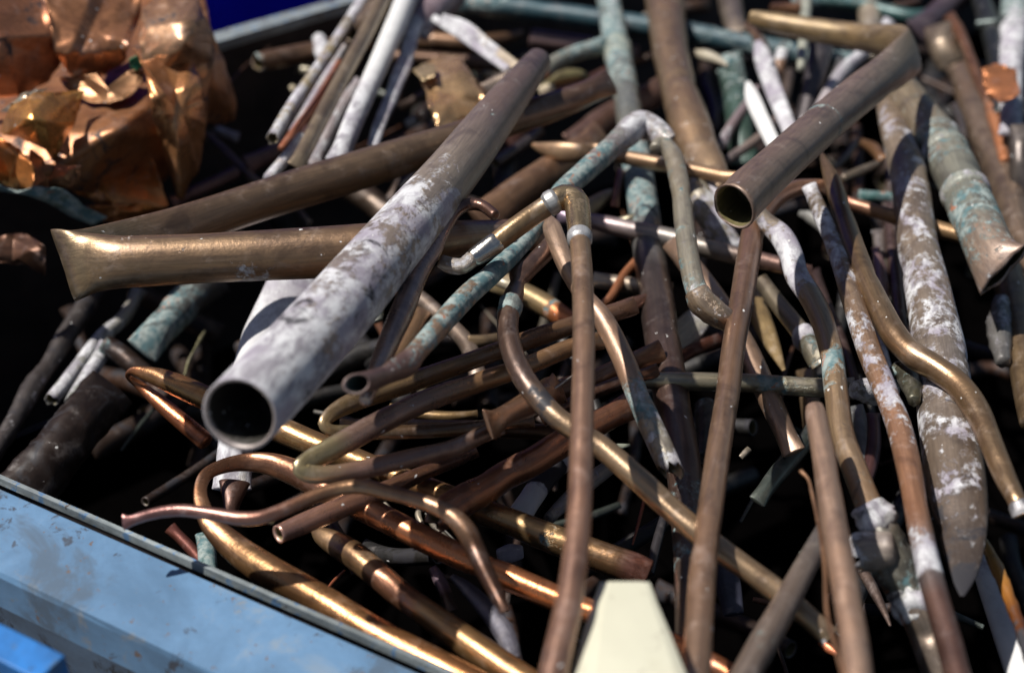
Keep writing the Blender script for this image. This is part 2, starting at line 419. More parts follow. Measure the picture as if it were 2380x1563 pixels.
edge_m = simple("worn_steel_edge", (0.26, 0.29, 0.29), 0.5, 0.3, scale=40, spots=[(80, 0.54, 0.60, (0.12, 0.22, 0.36)), (50, 0.60, 0.66, (0.07, 0.04, 0.03))])
floor_m = simple("shade_black_floor", (0.0012, 0.001, 0.001), 1.0, scale=18); floor_m.node_tree.nodes["Principled BSDF"].inputs["Specular IOR Level"].default_value = 0.0  # near-black colour without gloss paints the deep shade of the gaps

a0, a1 = P(0, 1103, ZR), P(1060, 1563, ZR)
b0, b1 = BA, BB
da = (a1-a0); da /= np.linalg.norm(da); db = (b1-b0); db /= np.linalg.norm(db)
A2 = np.array([[da[0], -db[0]], [da[1], -db[1]]]); s_, _ = np.linalg.solve(A2, (b0-a0)[:2])
K = a0+da*s_; K[2] = ZR
outA = np.array([da[1], -da[0], 0.0]); outA = outA if outA@(db) < 0 else -outA
outB = np.array([db[1], -db[0], 0.0]); outB = outB if outB@(da) < 0 else -outB
LA, LB = 3.2, 4.2
K1 = K+da*LA; K2 = K+db*LB; K3 = K1+db*LB
bin_root = bpy.data.objects.new("scrap_bin", None); COL.objects.link(bin_root); bin_root.location = K
tag(bin_root, "worn blue steel scrap bin holding the heap of copper pipes", "bin")
def wall_profile(name, p0, p1, out, prof, mat, closed=True, nseg=60, wob=0.0022):
    """extrude a profile (out, z) along an edge"""
    V, F = [], []; k = len(prof)
    for i in range(nseg+1):
        p = p0+(p1-p0)*i/nseg
        for j, (o_, z_) in enumerate(prof):
            d = wob*noise.noise(Vector((p[0]*6, p[1]*6, j*3.1)))
            V.append((p[0]+out[0]*(o_+d), p[1]+out[1]*(o_+d), z_+d))
    for i in range(nseg):
        for j in range(k if closed else k-1):
            F.append((i*k+j, i*k+(j+1) % k, (i+1)*k+(j+1) % k, (i+1)*k+j))
    if closed:
        F.append(tuple(range(k-1, -1, -1))); F.append(tuple(nseg*k+j for j in range(k)))
    return link_mesh(name, V, F, mat, bin_root, smooth=False)
zb = -0.50
far = 0.0
# inner steel sheet whose folded top edge is the thin lip
wall_profile("inner_wall", K, K1, outA, [(0.0, ZR-0.004), (0.003, ZR-0.004), (0.003, zb), (0.0, zb)], inner_m)
wall_profile("lip", K, K1, outA, [(-0.001, ZR-0.006), (-0.0006, ZR), (0.0035, ZR+0.0005), (0.0042, ZR-0.006)], edge_m)
# broad worn flange beyond a dark groove, then the outer side
wall_profile("flange", K-outB*0.0, K1, outA, [(0.0105, ZR-0.022), (0.0105, ZR-0.003), (0.012, ZR-0.0015), (0.078, ZR-0.004), (0.081, ZR-0.007), (0.081, ZR-0.040), (0.070, ZR-0.040), (0.070, ZR-0.022)], paint_m)
wall_profile("groove", K, K1, outA, [(0.0042, ZR-0.024), (0.0105, ZR-0.024), (0.0105, ZR-0.020), (0.0042, ZR-0.020)], inner_m)
wall_profile("outer_side", K, K1, outA, [(0.012, ZR-0.041), (0.060, ZR-0.041), (0.060, -0.55), (0.012, -0.55)], outer_m)
# back rim
wall_profile("back_wall", K, K2, outB, [(0.0, ZR-0.003), (0.004, ZR-0.003), (0.004, zb), (0.0, zb)], inner_m)
wall_profile("back_rim", K, K2, outB, [(-0.002, ZR-0.014), (-0.002, ZR), (0.030, ZR), (0.030, ZR-0.05), (0.026, ZR-0.05), (0.026, ZR-0.014)], edge_m)
wall_profile("far_wall", K1+db*0.01, K3, -outB, [(0.0, ZR), (0.02, ZR), (0.02, zb), (0.0, zb)], paint_m, nseg=20)
wall_profile("far_wall", K2+da*0.01, K3, -outA, [(0.0, ZR), (0.02, ZR), (0.02, zb), (0.0, zb)], paint_m, nseg=20)
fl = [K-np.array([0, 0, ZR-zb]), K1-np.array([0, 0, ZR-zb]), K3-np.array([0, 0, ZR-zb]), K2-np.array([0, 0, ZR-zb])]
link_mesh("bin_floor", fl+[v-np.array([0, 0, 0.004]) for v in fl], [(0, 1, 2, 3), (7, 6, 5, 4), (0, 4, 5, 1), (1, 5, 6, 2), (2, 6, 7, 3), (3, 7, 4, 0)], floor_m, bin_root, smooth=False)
# bracket pieces on the outer side, bottom left of the picture
def box_at(name, p, ax, ay, az, mat, parent, bev=0.0015):
    p = np.array(p, float); V = []
    for sx in (-1, 1):
        for sy in (-1, 1):
            for sz in (-1, 1): V.append(p+ax*sx+ay*sy+az*sz)
    F = [(0, 1, 3, 2), (4, 6, 7, 5), (0, 4, 5, 1), (2, 3, 7, 6), (0, 2, 6, 4), (1, 5, 7, 3)]
    o = link_mesh(name, V, F, mat, parent, smooth=False)
    b = o.modifiers.new("bevel", 'BEVEL'); b.width = bev; b.segments = 2
    return o
Zu = np.array([0, 0, 1.0])
pq = P(20, 1560, 0.0)
box_at("bracket", pq+outA*0.0-Zu*0.0, da*0.045, outA*0.012, Zu*0.028, blue_m, bin_root)
pq = P(75, 1455, 0.018)
dirt_m = simple("black_grime", (0.012, 0.012, 0.014), 0.8, scale=60, var=(0.4, 2.2))
def blob(name, c, rx, ry, rz, mat, parent, amp=0.3, seed=0.0):
    V, F = [], []; nu, nv = 20, 12
    for i in range(nv+1):
        th = math.pi*i/nv
        for j in range(nu):
            ph = 2*math.pi*j/nu; d = Vector((math.sin(th)*math.cos(ph), math.sin(th)*math.sin(ph), math.cos(th)))
            s = 1+amp*noise.fractal(d*1.6+Vector((seed, 0, 0)), 0.8, 2, 4)
            V.append(c+rx*d[0]*s+ry*d[1]*s+rz*d[2]*s)
    for i in range(nv):
        for j in range(nu): F.append((i*nu+j, (i+1)*nu+j, (i+1)*nu+(j+1) % nu, i*nu+(j+1) % nu))
    return link_mesh(name, V, F, mat, parent)

# deep blue container standing behind
cb = simple("royal_blue_plastic", (0.002, 0.006, 0.80), 0.42, scale=4, var=(0.85, 1.1), bump=0.05)
cont = bpy.data.objects.new("blue_container", None); COL.objects.link(cont)
pc0 = b0+outB*0.55; cont.location = (pc0[0], pc0[1], -0.75); tag(cont, "deep blue ribbed plastic container standing behind the scrap bin", "container")
V, F = [], []; zt = 0.9; z0 = -0.75; xs = []
x = -2.2
while x < 2.6:
    xs += [(x, 0.0), (x+0.26, 0.0), (x+0.28, 0.03), (x+0.33, 0.03), (x+0.35, 0.0)]; x += 0.36
for (sx, dy) in xs:
    base = pc0+db*sx
    for z_ in (z0, zt): V.append((base[0]-outB[0]*dy, base[1]-outB[1]*dy, z_))
for i in range(len(xs)-1): F.append((2*i, 2*i+2, 2*i+3, 2*i+1))
link_mesh("ribbed_wall", V, F, cb, cont, smooth=False)
e0, e1 = pc0+db*xs[0][0], pc0+db*xs[-1][0]
V = []
for q in (e0, e1, e1+outB*0.8, e0+outB*0.8):
    for z_ in (z0, zt): V.append((q[0]+outB[0]*0.02, q[1]+outB[1]*0.02, z_))
link_mesh("side_walls", V, [(2, 4, 5, 3), (4, 6, 7, 5), (6, 0, 1, 7)], cb, cont, smooth=False)

#SCRAP
# ================================================================= crumpled sheets
def sheet(name, label, pts, zc, center=None, tint=OR, masks=(0, 0, 0), met=0.85, rough=0.3, crease=0.0027, seed=1.0, rings=26, nout=140, group=None, cat='sheet', curl=0.0, power=2.0, thick=0.0011, spk=0.3, fold=1.0, stain=None, parent=None, bulge=0.15, up=0.0):
    """pts: outline (x, y, z) in picture points with a height each; zc height of the middle"""
    O = np.array([(p[0], p[1], p[2] if len(p) > 2 else 0.0) for p in pts], float)
    Q0 = P(250, 520, -0.05); nrm = -OB*0.62+np.array([0, 0, 0.78])
    def base(x_, y_):
        d_ = ray(x_, y_)
        if x_ < 570: return CAM+d_*((Q0-CAM)@nrm/(d_@nrm)), d_/np.linalg.norm(d_)
        return P(x_, y_, 0.0), d_/np.linalg.norm(d_)
    O[:, 2] += up; zc += up
    # outline resampled with corners kept
    per = np.vstack([O, O[:1]]); sl = np.r_[0, np.cumsum(np.hypot(*np.diff(per[:, :2], axis=0).T))]
    q = np.linspace(0, sl[-1], nout, endpoint=False)
    R = np.stack([np.interp(q, sl, per[:, k]) for k in range(3)], axis=1)
    R = (np.roll(R, 1, axis=0)+2*R+np.roll(R, -1, axis=0))/4
    rag = np.array([noise.fractal(Vector((q[i]*0.02+seed, seed, 0)), 0.8, 2, 3) for i in range(nout)])
    c = np.array(center if center else (O[:, 0].mean(), O[:, 1].mean()))
    R[:, :2] += (R[:, :2]-c)/np.linalg.norm(R[:, :2]-c, axis=1)[:, None]*rag[:, None]*5
    V, tc, ti, mk, fi, F = [], [], [], [], [], []
    def pt(px, py, z, k):
        w0, dh = base(px, py); w0 = w0-dh*z
        n1 = noise.noise(Vector((w0[0]*9+seed, w0[1]*7, w0[2]*9))); n2 = noise.noise(Vector((w0[0]*22, w0[1]*22+seed, w0[2]*22)))
        r = 0.55*(0.5-math.sqrt(n1*n1+0.002))*2*crease+(0.5-math.sqrt(n2*n2+0.002))*crease*0.5
        d = ray(px, py); d = d/np.linalg.norm(d)
        w1 = w0-d*r*fold*min(1.0, 0.35+1.2*(1-k))
        V.append(w1); tc.append((w1[0]*1.0, w1[1], w1[2])); ti.append((tint[0]*1.02, tint[1]*0.90, tint[2]*0.80)); mk.append(masks); fi.append((met*0.8, rough+0.03, spk))
    zm = float(R[:, 2].mean()); zc = zm+(zc-zm)*bulge
    sz = float(np.linalg.norm(R[:, :2]-c, axis=1).mean()); rn = random.Random(int(seed*7))
    folds = [(rn.uniform(0, 6.28), rn.uniform(-.5, .5), rn.choice([-1, 1, 1])*rn.uniform(.014, .030)*(sz/90)) for _ in range(3)]
    def vf(px, py):
        o_ = 0.0
        for th, s0, am in folds:
            q_ = ((px-c[0])*math.cos(th)+(py-c[1])*math.sin(th))/sz-s0
            o_ -= am*(math.sqrt(q_*q_+0.0002)-0.5)
        return o_
    pt(c[0], c[1], zc+vf(c[0], c[1]), 0)
    for i in range(1, rings+1):
        k = i/rings
        for j in range(nout):
            x, y = c+(R[j, :2]-c)*k
            z = zc+(R[j, 2]-zc)*k**power+vf(x, y)+(curl+0.016*noise.noise(Vector((j*0.09, seed, 0))))*max(0, k-0.82)/0.18
            pt(x, y, z, k)
    for j in range(nout): F.append((0, 1+j, 1+(j+1) % nout))
    for i in range(rings-1):
        for j in range(nout):
            a = 1+i*nout; F.append((a+j, a+nout+j, a+nout+(j+1) % nout, a+(j+1) % nout))
    o = link_mesh(name, V, F, METAL, parent, attrs=dict(tc=tc, tint=ti, mask=mk, fin=fi))
    s = o.modifiers.new("thickness", 'SOLIDIFY'); s.thickness = thick; s.offset = 0
    if parent is None: tag(o, label, cat, group)
    return o

GS = "crumpled copper sheets heaped at the bin corner"
sheet('copper_sheet', "dark brown bent copper sheet lying below the green-edged sheet at the left edge", [(-60, 560, 0), (60, 540, 0), (108, 575, .02), (104, 640, 0), (60, 615, 0), (0, 610, 0), (-60, 600, 0)], 0.01, tint=(0.13, 0.07, 0.045), rough=0.45, seed=3, group=GS)
sheet('copper_sheet', "dull brown-orange copper sheet lying behind and beneath all the other crumpled sheets", [(-80, -80, -.05), (330, -80, -.06), (470, -40, -.05), (500, 120, -.05), (478, 300, -.06), (400, 400, -.08), (330, 470, -.09), (160, 440, -.08), (60, 420, -.06), (-80, 400, -.05)], -0.05, tint=(0.34, 0.17, 0.08), masks=(0, 0, .15), rough=.4, crease=0.014, seed=2, bulge=0, group=GS)
sheet('copper_sheet', "flat orange copper strip peeping out under the big dished sheet", [(190, 480, -.02), (330, 470, -.02), (400, 490, -.03), (300, 520, -.05), (200, 510, -.05)], -0.02, tint=(0.5, 0.22, 0.08), seed=5, group=GS)
sheet('copper_sheet', "broad copper sheet with a folded mauve-brown top at the upper edge", [(90, -60, .05), (330, -60, .05), (325, 40, .03), (300, 100, .05), (295, 140, .02), (240, 175, .0), (165, 178, .0), (125, 120, .02), (115, 40, .04)], 0.075, tint=(0.50, 0.25, 0.13), rough=0.28, crease=0.0099, seed=7, group=GS)
sheet('copper_sheet', "brown blotched copper sheet with a rounded lower edge in the far upper left corner", [(-80, -60, .05), (60, -50, .05), (112, 20, .05), (128, 90, .05), (142, 150, .03), (110, 190, .0), (60, 218, -.01), (10, 228, -.02), (-80, 210, .0)], 0.115, center=(20, 80), tint=(0.42, 0.20, 0.11), masks=(0, 0, 0.12), rough=0.36, crease=0.0063, seed=11, group=GS)
sheet('copper_sheet', "tall copper sheet behind the leaf-shaped one, its end curled to an olive lump", [(345, -60, .05), (440, -60, .04), (480, 40, .02), (512, 120, .0), (535, 190, -.01), (552, 245, -.02), (545, 280, -.03), (500, 292, -.04), (470, 280, -.03), (430, 180, .0), (380, 60, .03)], 0.05, center=(465, 150), tint=(0.46, 0.24, 0.12), masks=(0.03, 0, 0.10), rough=0.33, crease=0.0081, seed=13, group=GS)
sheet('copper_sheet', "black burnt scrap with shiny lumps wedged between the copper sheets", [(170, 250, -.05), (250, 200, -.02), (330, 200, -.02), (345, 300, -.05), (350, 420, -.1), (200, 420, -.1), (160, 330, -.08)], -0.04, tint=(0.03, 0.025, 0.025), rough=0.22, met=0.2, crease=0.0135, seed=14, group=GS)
sheet('copper_sheet', "large dished orange copper sheet with a dark rim, low in the sheet pile", [(128, 395, -.02), (150, 330, -.02), (185, 285, -.0), (215, 330, -.05), (270, 350, -.055), (320, 330, -.03), (345, 320, .0), (360, 380, .0), (378, 440, .0), (392, 478, -.01), (330, 492, -.03), (240, 484, -.04), (190, 455, -.04), (150, 430, -.03)], -0.005, center=(270, 410), tint=(0.60, 0.25, 0.075), masks=(0, 0, 0.1), rough=0.3, crease=0.0054, seed=17, power=3, group=GS)
sheet('copper_sheet', "cup-shaped copper offcut with a grey inside above the dark hollow", [(138, 180, .02), (225, 172, .03), (240, 215, .01), (300, 165, .03), (338, 162, .05), (330, 195, .05), (300, 225, .05), (250, 242, .045), (200, 236, .03), (150, 205, .02)], 0.0, center=(250, 205), tint=(0.36, 0.22, 0.12), rough=0.4, crease=0.0027, seed=19, power=2, group=GS)
sheet('copper_sheet', "leaf-shaped copper sheet with a bright ridge narrowing to a point at the fold pipe", [(308, 108, .07), (332, 145, .06), (395, 110, .04), (445, 135, .03), (470, 210, .02), (478, 300, .01), (462, 400, .0), (440, 425, .0), (424, 468, -.01), (412, 460, -.01), (395, 400, .0), (370, 320, .01), (350, 240, .03), (340, 170, .05)], 0.085, center=(410, 260), tint=(0.56, 0.30, 0.14), masks=(0, 0, 0.04), rough=0.26, crease=0.0045, seed=23, power=2, group=GS, up=0.045, bulge=.6)
sheet('copper_sheet', "greyish top half of the leaf-shaped copper sheet, bulging beside the black gap", [(330, 20, .06), (380, -20, .06), (460, 0, .03), (490, 80, .01), (500, 150, .0), (440, 160, .02), (380, 175, .03), (330, 140, .05), (325, 80, .06)], 0.10, center=(405, 80), tint=(0.40, 0.26, 0.16), masks=(0.02, 0.02, 0.12), rough=0.3, crease=0.0063, seed=29, group=GS, up=0.03, bulge=.4)
sheet('copper_sheet', "golden four-cornered copper sheet, its corner pointing at the cup-shaped offcut", [(2, 310, .0), (22, 250, .03), (80, 215, .05), (198, 212, .06), (178, 270, .045), (150, 330, .03), (125, 378, .02), (100, 340, .03), (50, 320, .02)], 0.075, center=(100, 275), tint=(0.66, 0.36, 0.11), rough=0.25, crease=0.0054, seed=31, group=GS, up=0.03, bulge=.4)
sheet('copper_sheet', "small greenish offcut on the upper left edge of the golden sheet", [(0, 260, .05), (60, 215, .06), (110, 205, .06), (70, 232, .07), (20, 262, .06)], 0.065, tint=(0.4, 0.36, 0.28), masks=(0.25, 0, 0), seed=33, group=GS)
sheet('copper_sheet', "crumpled shiny copper lump between the golden sheet and the green-edged one", [(70, 345, .03), (120, 380, .03), (165, 385, .03), (188, 385, .05), (182, 430, .0), (130, 440, .0), (80, 436, .02), (60, 390, .03)], 0.06, tint=(0.62, 0.34, 0.20), rough=0.18, crease=0.0135, seed=37, group=GS)
sheet('copper_sheet', "orange copper sheet with grey-blue sheen at the left edge above the green rim", [(-70, 300, .03), (0, 318, .04), (45, 345, .05), (78, 390, .05), (80, 420, .04), (72, 446, .03), (30, 444, .02), (-5, 420, .03), (-70, 400, .03)], 0.075, tint=(0.64, 0.28, 0.09), rough=0.3, crease=0.0045, seed=41, group=GS)
sheet('copper_sheet', "verdigris green sheet rim curving down towards the folded pipe", [(-20, 425, .02), (40, 448, .03), (80, 432, .03), (150, 440, .03), (195, 480, .02), (252, 505, .01), (215, 522, .0), (160, 500, -.01), (110, 470, -.01), (60, 452, .0), (-20, 440, .0)], 0.03, center=(135, 464), tint=(0.12, 0.20, 0.13), masks=(0.38, 0, 0), met=0.1, rough=0.7, crease=0.0036, seed=43, group=GS)
sheet('copper_sheet', "small bright green corroded chip behind the leaf-shaped sheet", [(300, 138, .06), (318, 132, .06), (332, 150, .06), (318, 166, .05), (302, 158, .05)], 0.06, tint=(0.03, 0.25, 0.12), met=0, rough=0.6, crease=0.0018, seed=47, nout=32, rings=5, group=GS)

# ================================================================= deep layer
rnd = random.Random(11)
GD = "filler pipes tinted dark for the shadow deep in the heap"
for k in range(110):  # random filler, near-black tints paint the shade between the pipes
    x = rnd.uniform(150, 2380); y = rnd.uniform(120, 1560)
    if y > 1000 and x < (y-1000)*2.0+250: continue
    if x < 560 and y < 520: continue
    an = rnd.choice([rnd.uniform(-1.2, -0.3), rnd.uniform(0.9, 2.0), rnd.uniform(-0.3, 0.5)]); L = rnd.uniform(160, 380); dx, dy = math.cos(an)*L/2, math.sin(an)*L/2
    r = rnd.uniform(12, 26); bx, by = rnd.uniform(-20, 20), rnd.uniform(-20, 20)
    pipe('dark_filler_pipe', "dark tarnished pipe barely visible deep between the upper pipes", [(x-dx, y-dy, r), (x+bx, y+by, r), (x+dx, y+dy, r)],
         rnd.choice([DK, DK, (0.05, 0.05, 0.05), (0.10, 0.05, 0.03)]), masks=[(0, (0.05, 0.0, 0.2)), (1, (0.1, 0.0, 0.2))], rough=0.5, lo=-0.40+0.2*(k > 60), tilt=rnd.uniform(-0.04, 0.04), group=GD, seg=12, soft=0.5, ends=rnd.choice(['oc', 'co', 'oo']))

GT = "thin offcuts and wires lost between the pipes"
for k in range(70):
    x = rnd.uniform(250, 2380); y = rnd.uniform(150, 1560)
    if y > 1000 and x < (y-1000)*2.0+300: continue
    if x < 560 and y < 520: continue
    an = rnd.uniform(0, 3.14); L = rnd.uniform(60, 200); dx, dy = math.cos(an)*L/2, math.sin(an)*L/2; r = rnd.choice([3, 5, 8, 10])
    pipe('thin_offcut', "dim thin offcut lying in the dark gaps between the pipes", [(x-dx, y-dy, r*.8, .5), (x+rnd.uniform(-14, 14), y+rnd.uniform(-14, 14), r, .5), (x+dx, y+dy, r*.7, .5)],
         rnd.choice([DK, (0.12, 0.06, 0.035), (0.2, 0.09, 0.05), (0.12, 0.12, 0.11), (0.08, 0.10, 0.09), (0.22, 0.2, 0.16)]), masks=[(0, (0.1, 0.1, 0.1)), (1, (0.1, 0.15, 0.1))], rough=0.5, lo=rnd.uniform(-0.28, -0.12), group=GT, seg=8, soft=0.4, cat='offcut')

L = -0.15
pipe('corroded_pipe', "grey crusted dark pipe running to the left edge below the fold", [(-40, 1090, 24), (20, 1000, 20), (78, 895, 24), (112, 850, 20), (153, 783, 24), (205, 701, 24), (240, 640, 24)], (0.09, 0.08, 0.08), [(0, (0, .25, .2)), (.4, (0, .24, .1)), (1, (0, .05, .3))], rough=0.6, bumpy=.10, lo=L)
pipe('white_coated_pipe', "thin pale grey pipe from the fold down to the dark ring, left one of two", [(119, 930, 17), (180, 855, 17), (240, 780, 18), (290, 735, 16), (325, 670, 16)], (0.35, 0.36, 0.34), [(0, (.08, .42, 0)), (1, (.1, .3, 0))], met=.2, ends='oc', ragged=.008, lo=L, amp=.08)
pipe('white_coated_pipe', "short pale grey pipe beside the thin one, its broken lower end ragged", [(166, 938, 18), (205, 872, 18), (252, 800, 18)], (0.35, 0.38, 0.36), [(0, (.1, .42, 0)), (1, (.15, .36, 0))], met=.2, ends='oc', ragged=.008, lo=L+.01, amp=.08)
pipe('dark_pipe', "blackened pipe with a ring-like end touching the pale grey pipes", [(245, 800, 24), (290, 830, 24), (345, 880, 22)], DK, [(0, (.25, .05, .2)), (1, (0, 0, .1))], ends='oc', lo=L)
pipe('green_coated_pipe', "wide pipe with a pale green-white crust below the folded pipe", [(330, 815, 34), (390, 745, 40), (455, 680, 42), (500, 640, 40)], (0.12, 0.12, 0.11), [(0, (.35, .18, 0)), (.5, (.3, .18, 0)), (1, (.05, .12, .2))], met=.3, lo=L)
pipe('very_dark_pipe', "broad blackened brown pipe disappearing behind the blue bin rim at the left", [(30, 1180, 60), (110, 1080, 62), (190, 980, 58), (260, 900, 50)], (0.025, 0.014, 0.010), [(0, (0, .25, .1)), (.3, (0, 0, .2)), (1, (0, .16, .1))], rough=.6, bumpy=.08, lo=L)  # very dark brown tint with random black and white blotches
pipe('copper_pipe', "dull red pipe end lying in the dark right behind the blue rim", [(395, 1225, 13), (440, 1270, 14), (490, 1330, 14)], (0.22, 0.08, 0.06), lo=L)
pipe('green_pipe', "dark teal corroded pipe standing below the copper loop near the blue rim", [(478, 1240, 20), (482, 1300, 22), (485, 1380, 22)], (0.02, 0.12, 0.11), [(0, (.35, 0, .1)), (1, (.3, 0, .1))], met=.1, rough=.7, lo=L)
pipe('thin_wire', "short twig-like corroded wire standing up left of the mottled pipe", [(430, 870, 3), (438, 840, 4), (452, 812, 3), (470, 780, 5), (476, 770, 3)], (0.35, 0.34, 0.2), lo=L, cat='wire')
pipe('thin_wire', "pair of fine copper wires crossing below the striped lower pipe", [(752, 1380, 3), (775, 1350, 4), (800, 1325, 3)], (0.6, 0.2, 0.1), lo=L, cat='wire')
pipe('thin_wire', "fine red copper wire hanging in the gap right of the long elbow pipe", [(1500, 1150, 3), (1488, 1200, 4), (1470, 1265, 2)], (0.5, 0.15, 0.08), lo=L, cat='wire')

# ---- background clutter along the top of the picture
L = -0.10
pipe('teal_pipe', "far teal painted pipe lying across the top behind the white-green upright pipe", [(1030, 5, 24), (1240, 25, 25), (1420, 50, 26), (1600, 78, 27), (1830, 122, 26), (1980, 150, 24)], (0.03, 0.09, 0.12), [(0, (.34, .16, 0)), (.25, (.2, .05, .0)), (.35, (.05, 0, .1)), (.6, (.22, 0, 0)), (1, (.32, 0, 0))], met=.2, rough=.5, lo=L)
pipe('brown_pipe', "dark brown tube under the teal pipe with its round mouth facing left", [(1236, 90, 23), (1300, 98, 22), (1400, 112, 22), (1480, 130, 20)], MV, ends='oc', lo=L)
pipe('brown_pipe', "blurred brown pipe pointing right below the white bundle's top", [(960, 92, 20), (1010, 95, 21), (1110, 100, 20), (1190, 85, 12), (1215, 75, 5)], BR, lo=L)
pipe('brown_pipe', "long dark brown pipe lying under the pointed brown one at the top centre", [(880, 130, 17), (1000, 138, 17), (1130, 150, 18), (1240, 160, 16)], BRD, lo=L)
pipe('brown_pipe', "brown pipe with a ragged greenish mouth below the back rim", [(598, 146, 22), (660, 132, 22), (760, 112, 22), (860, 90, 22)], BR, [(0, (.3, .2, 0)), (.1, (0, .1, 0)), (1, (0, 0, 0))], ends='oc', ragged=.012, lo=L)
pipe('white_fitting', "round off-white lump between the rim pipe and the white bundle", [(742, 92, 16), (750, 120, 20), (756, 145, 12)], WH, [(0, (0, .6, 0)), (1, (0, .6, 0))], met=.0, lo=L, cat='fitting')
pipe('small_offcut', "tiny pale offcut lying in the dark left of the white bundle", [(690, 160, 10), (722, 168, 10)], (0.4, 0.38, 0.3), lo=L, cat='offcut')
pipe('small_offcut', "small cream splinter left of the cream-brown pipe in the bundle", [(676, 200, 5), (690, 215, 9), (700, 232, 7)], CR, lo=L, met=0, cat='offcut')
pipe('white_bit', "short white-blue capped stub beside the curled copper sheet", [(500, 300, 9), (525, 310, 11), (553, 320, 10)], WH, [(0, (0, .4, 0)), (1, (.1, .6, 0))], met=.1, lo=L, cat='offcut')
pipe('brown_rod', "straight thin brown rod leaning between the copper sheets and folded pipe", [(478, 312, 11), (530, 360, 12), (600, 430, 12)], (0.30, 0.23, 0.16), lo=L, rough=.5)
pipe('mauve_pipe', "dark mauve tube with a small round mouth just above the folded pipe", [(548, 402, 17), (500, 425, 16), (440, 452, 15), (400, 470, 14)], (0.20, 0.12, 0.12), ends='oc', lo=L, rough=.5)
pipe('mauve_pipe', "dark mauve pipe crossing behind the white bundle's lower end", [(575, 385, 20), (650, 348, 21), (720, 310, 20), (800, 262, 18)], (0.18, 0.11, 0.11), lo=L, rough=.5)
pipe('dark_pipe', "dark brown pipe running right of the torn white strip towards the crumpled brass", [(900, 345, 16), (980, 310, 16), (1060, 285, 15)], BRD, lo=L)
pipe('grey_offcut', "blue-grey chip lying left of the crumpled brass sheet", [(945, 290, 9), (965, 280, 13), (985, 262, 10)], (0.4, 0.47, 0.52), met=.2, lo=L, cat='offcut')
pipe('dark_pipe', "dark pipe stub rising behind the blue-grey chip", [(975, 275, 16), (1000, 245, 17), (1025, 215, 16)], DK, lo=L)
pipe('brown_pipe', "broad dark red-brown pipe behind the mottled pipe's upper end", [(1180, 330, 26), (1260, 265, 30), (1350, 215, 30), (1440, 170, 26)], (0.20, 0.09, 0.07), lo=L, rough=.45)
pipe('brown_pipe', "broad purple-brown pipe between the green upright pipe and the big brown one", [(1330, 340, 30), (1400, 285, 34), (1480, 240, 32), (1560, 200, 30)], (0.27, 0.16, 0.13), lo=L)
pipe('cream_offcut', "yellowish almond-shaped offcut right of the mottled pipe's top", [(1262, 200, 4), (1300, 182, 16), (1345, 175, 14), (1372, 180, 3)], (0.42, 0.38, 0.20), lo=L+.02, cat='offcut')
pipe('cream_offcut', "small bright cream knob against the mottled pipe's top", [(1256, 214, 10), (1272, 208, 13), (1288, 206, 8)], CR, lo=L+.02, met=0, cat='offcut')
pipe('grey_pipe', "pale grey pipe top standing at the picture's upper edge left of the teal lump", [(1690, -40, 26), (1700, 20, 28), (1712, 75, 24)], (0.36, 0.31, 0.26), lo=L)
pipe('green_pipe', "dark green pipe with a pale edge in the gap behind the cream splinters", [(1690, 130, 30), (1708, 200, 32), (1722, 310, 32), (1730, 380, 30)], (0.05, 0.10, 0.085), [(0, (.3, .1, 0)), (1, (.1, 0, .1))], met=.3, lo=L)
pipe('cream_offcut', "curved pale offcut lying right beside the big brown pipe", [(1612, 122, 6), (1640, 130, 14), (1670, 140, 10), (1690, 152, 3)], (0.55, 0.52, 0.42), lo=L, met=.1, cat='offcut')
pipe('beige_pipe', "beige pipe standing at the top edge behind the folded brown pipe", [(2016, -40, 26), (2020, 20, 26), (2028, 90, 26), (2034, 130, 24)], (0.46, 0.41, 0.33), lo=L, met=.3)
pipe('dark_pipe', "dark grey pipe rising behind the folded pipe right of the cream splinters", [(1912, 90, 25), (1898, 160, 26), (1878, 250, 25), (1860, 330, 22)], (0.11, 0.10, 0.11), lo=L)
pipe('teal_pipe', "teal pipe lying at the upper edge over the folded brown pipe", [(1840, 0, 16), (1990, 10, 16), (2130, 40, 18), (2220, 20, 18)], (0.05, 0.14, 0.14), [(0, (.3, 0, 0)), (1, (.1, 0, .1))], met=.2, lo=L)
pipe('purple_pipe', "dark purple pipe slanting out of the top right behind the fold corner", [(2130, 75, 28), (2190, 25, 30), (2260, -40, 32)], (0.17, 0.13, 0.16), lo=L)
pipe('pale_strip', "thin pale greenish strip standing upright in front of the folded pipe's back leg", [(1876, -40, 14), (1872, 40, 13), (1866, 110, 12), (1861, 160, 9)], (0.46, 0.50, 0.43), [(0, (.1, .2, 0)), (1, (0, .1, 0))], met=.1, lo=L+.09, cat='strip')
pipe('brown_pipe', "brown pipe at the far right leaning down from the top edge", [(2180, 60, 30), (2195, 120, 30), (2212, 150, 26)], (0.30, 0.24, 0.18), lo=L)
pipe('brown_pipe', "long brown pipe at the far right passing behind the crushed green pipe", [(2225, 150, 24), (2277, 290, 35), (2328, 409, 38), (2366, 520, 38), (2410, 660, 38)], (0.31, 0.23, 0.17), [(0, (0, .1, 0)), (.7, (0, .1, 0)), (1, (0, .2, 0))], lo=L)
pipe('brown_rod', "thin rust-brown rod beside the orange strip at the far right", [(2205, 35, 12), (2228, 70, 13), (2250, 120, 12), (2278, 195, 12), (2300, 250, 11)], (0.28, 0.14, 0.08), lo=L+.03)
pipe('orange_strip', "bright orange copper strip near the right edge", [(2304, 250, 14), (2320, 310, 14), (2336, 375, 13)], (0.62, 0.27, 0.13), lo=L+.03, met=.6, rough=.5, cat='strip')
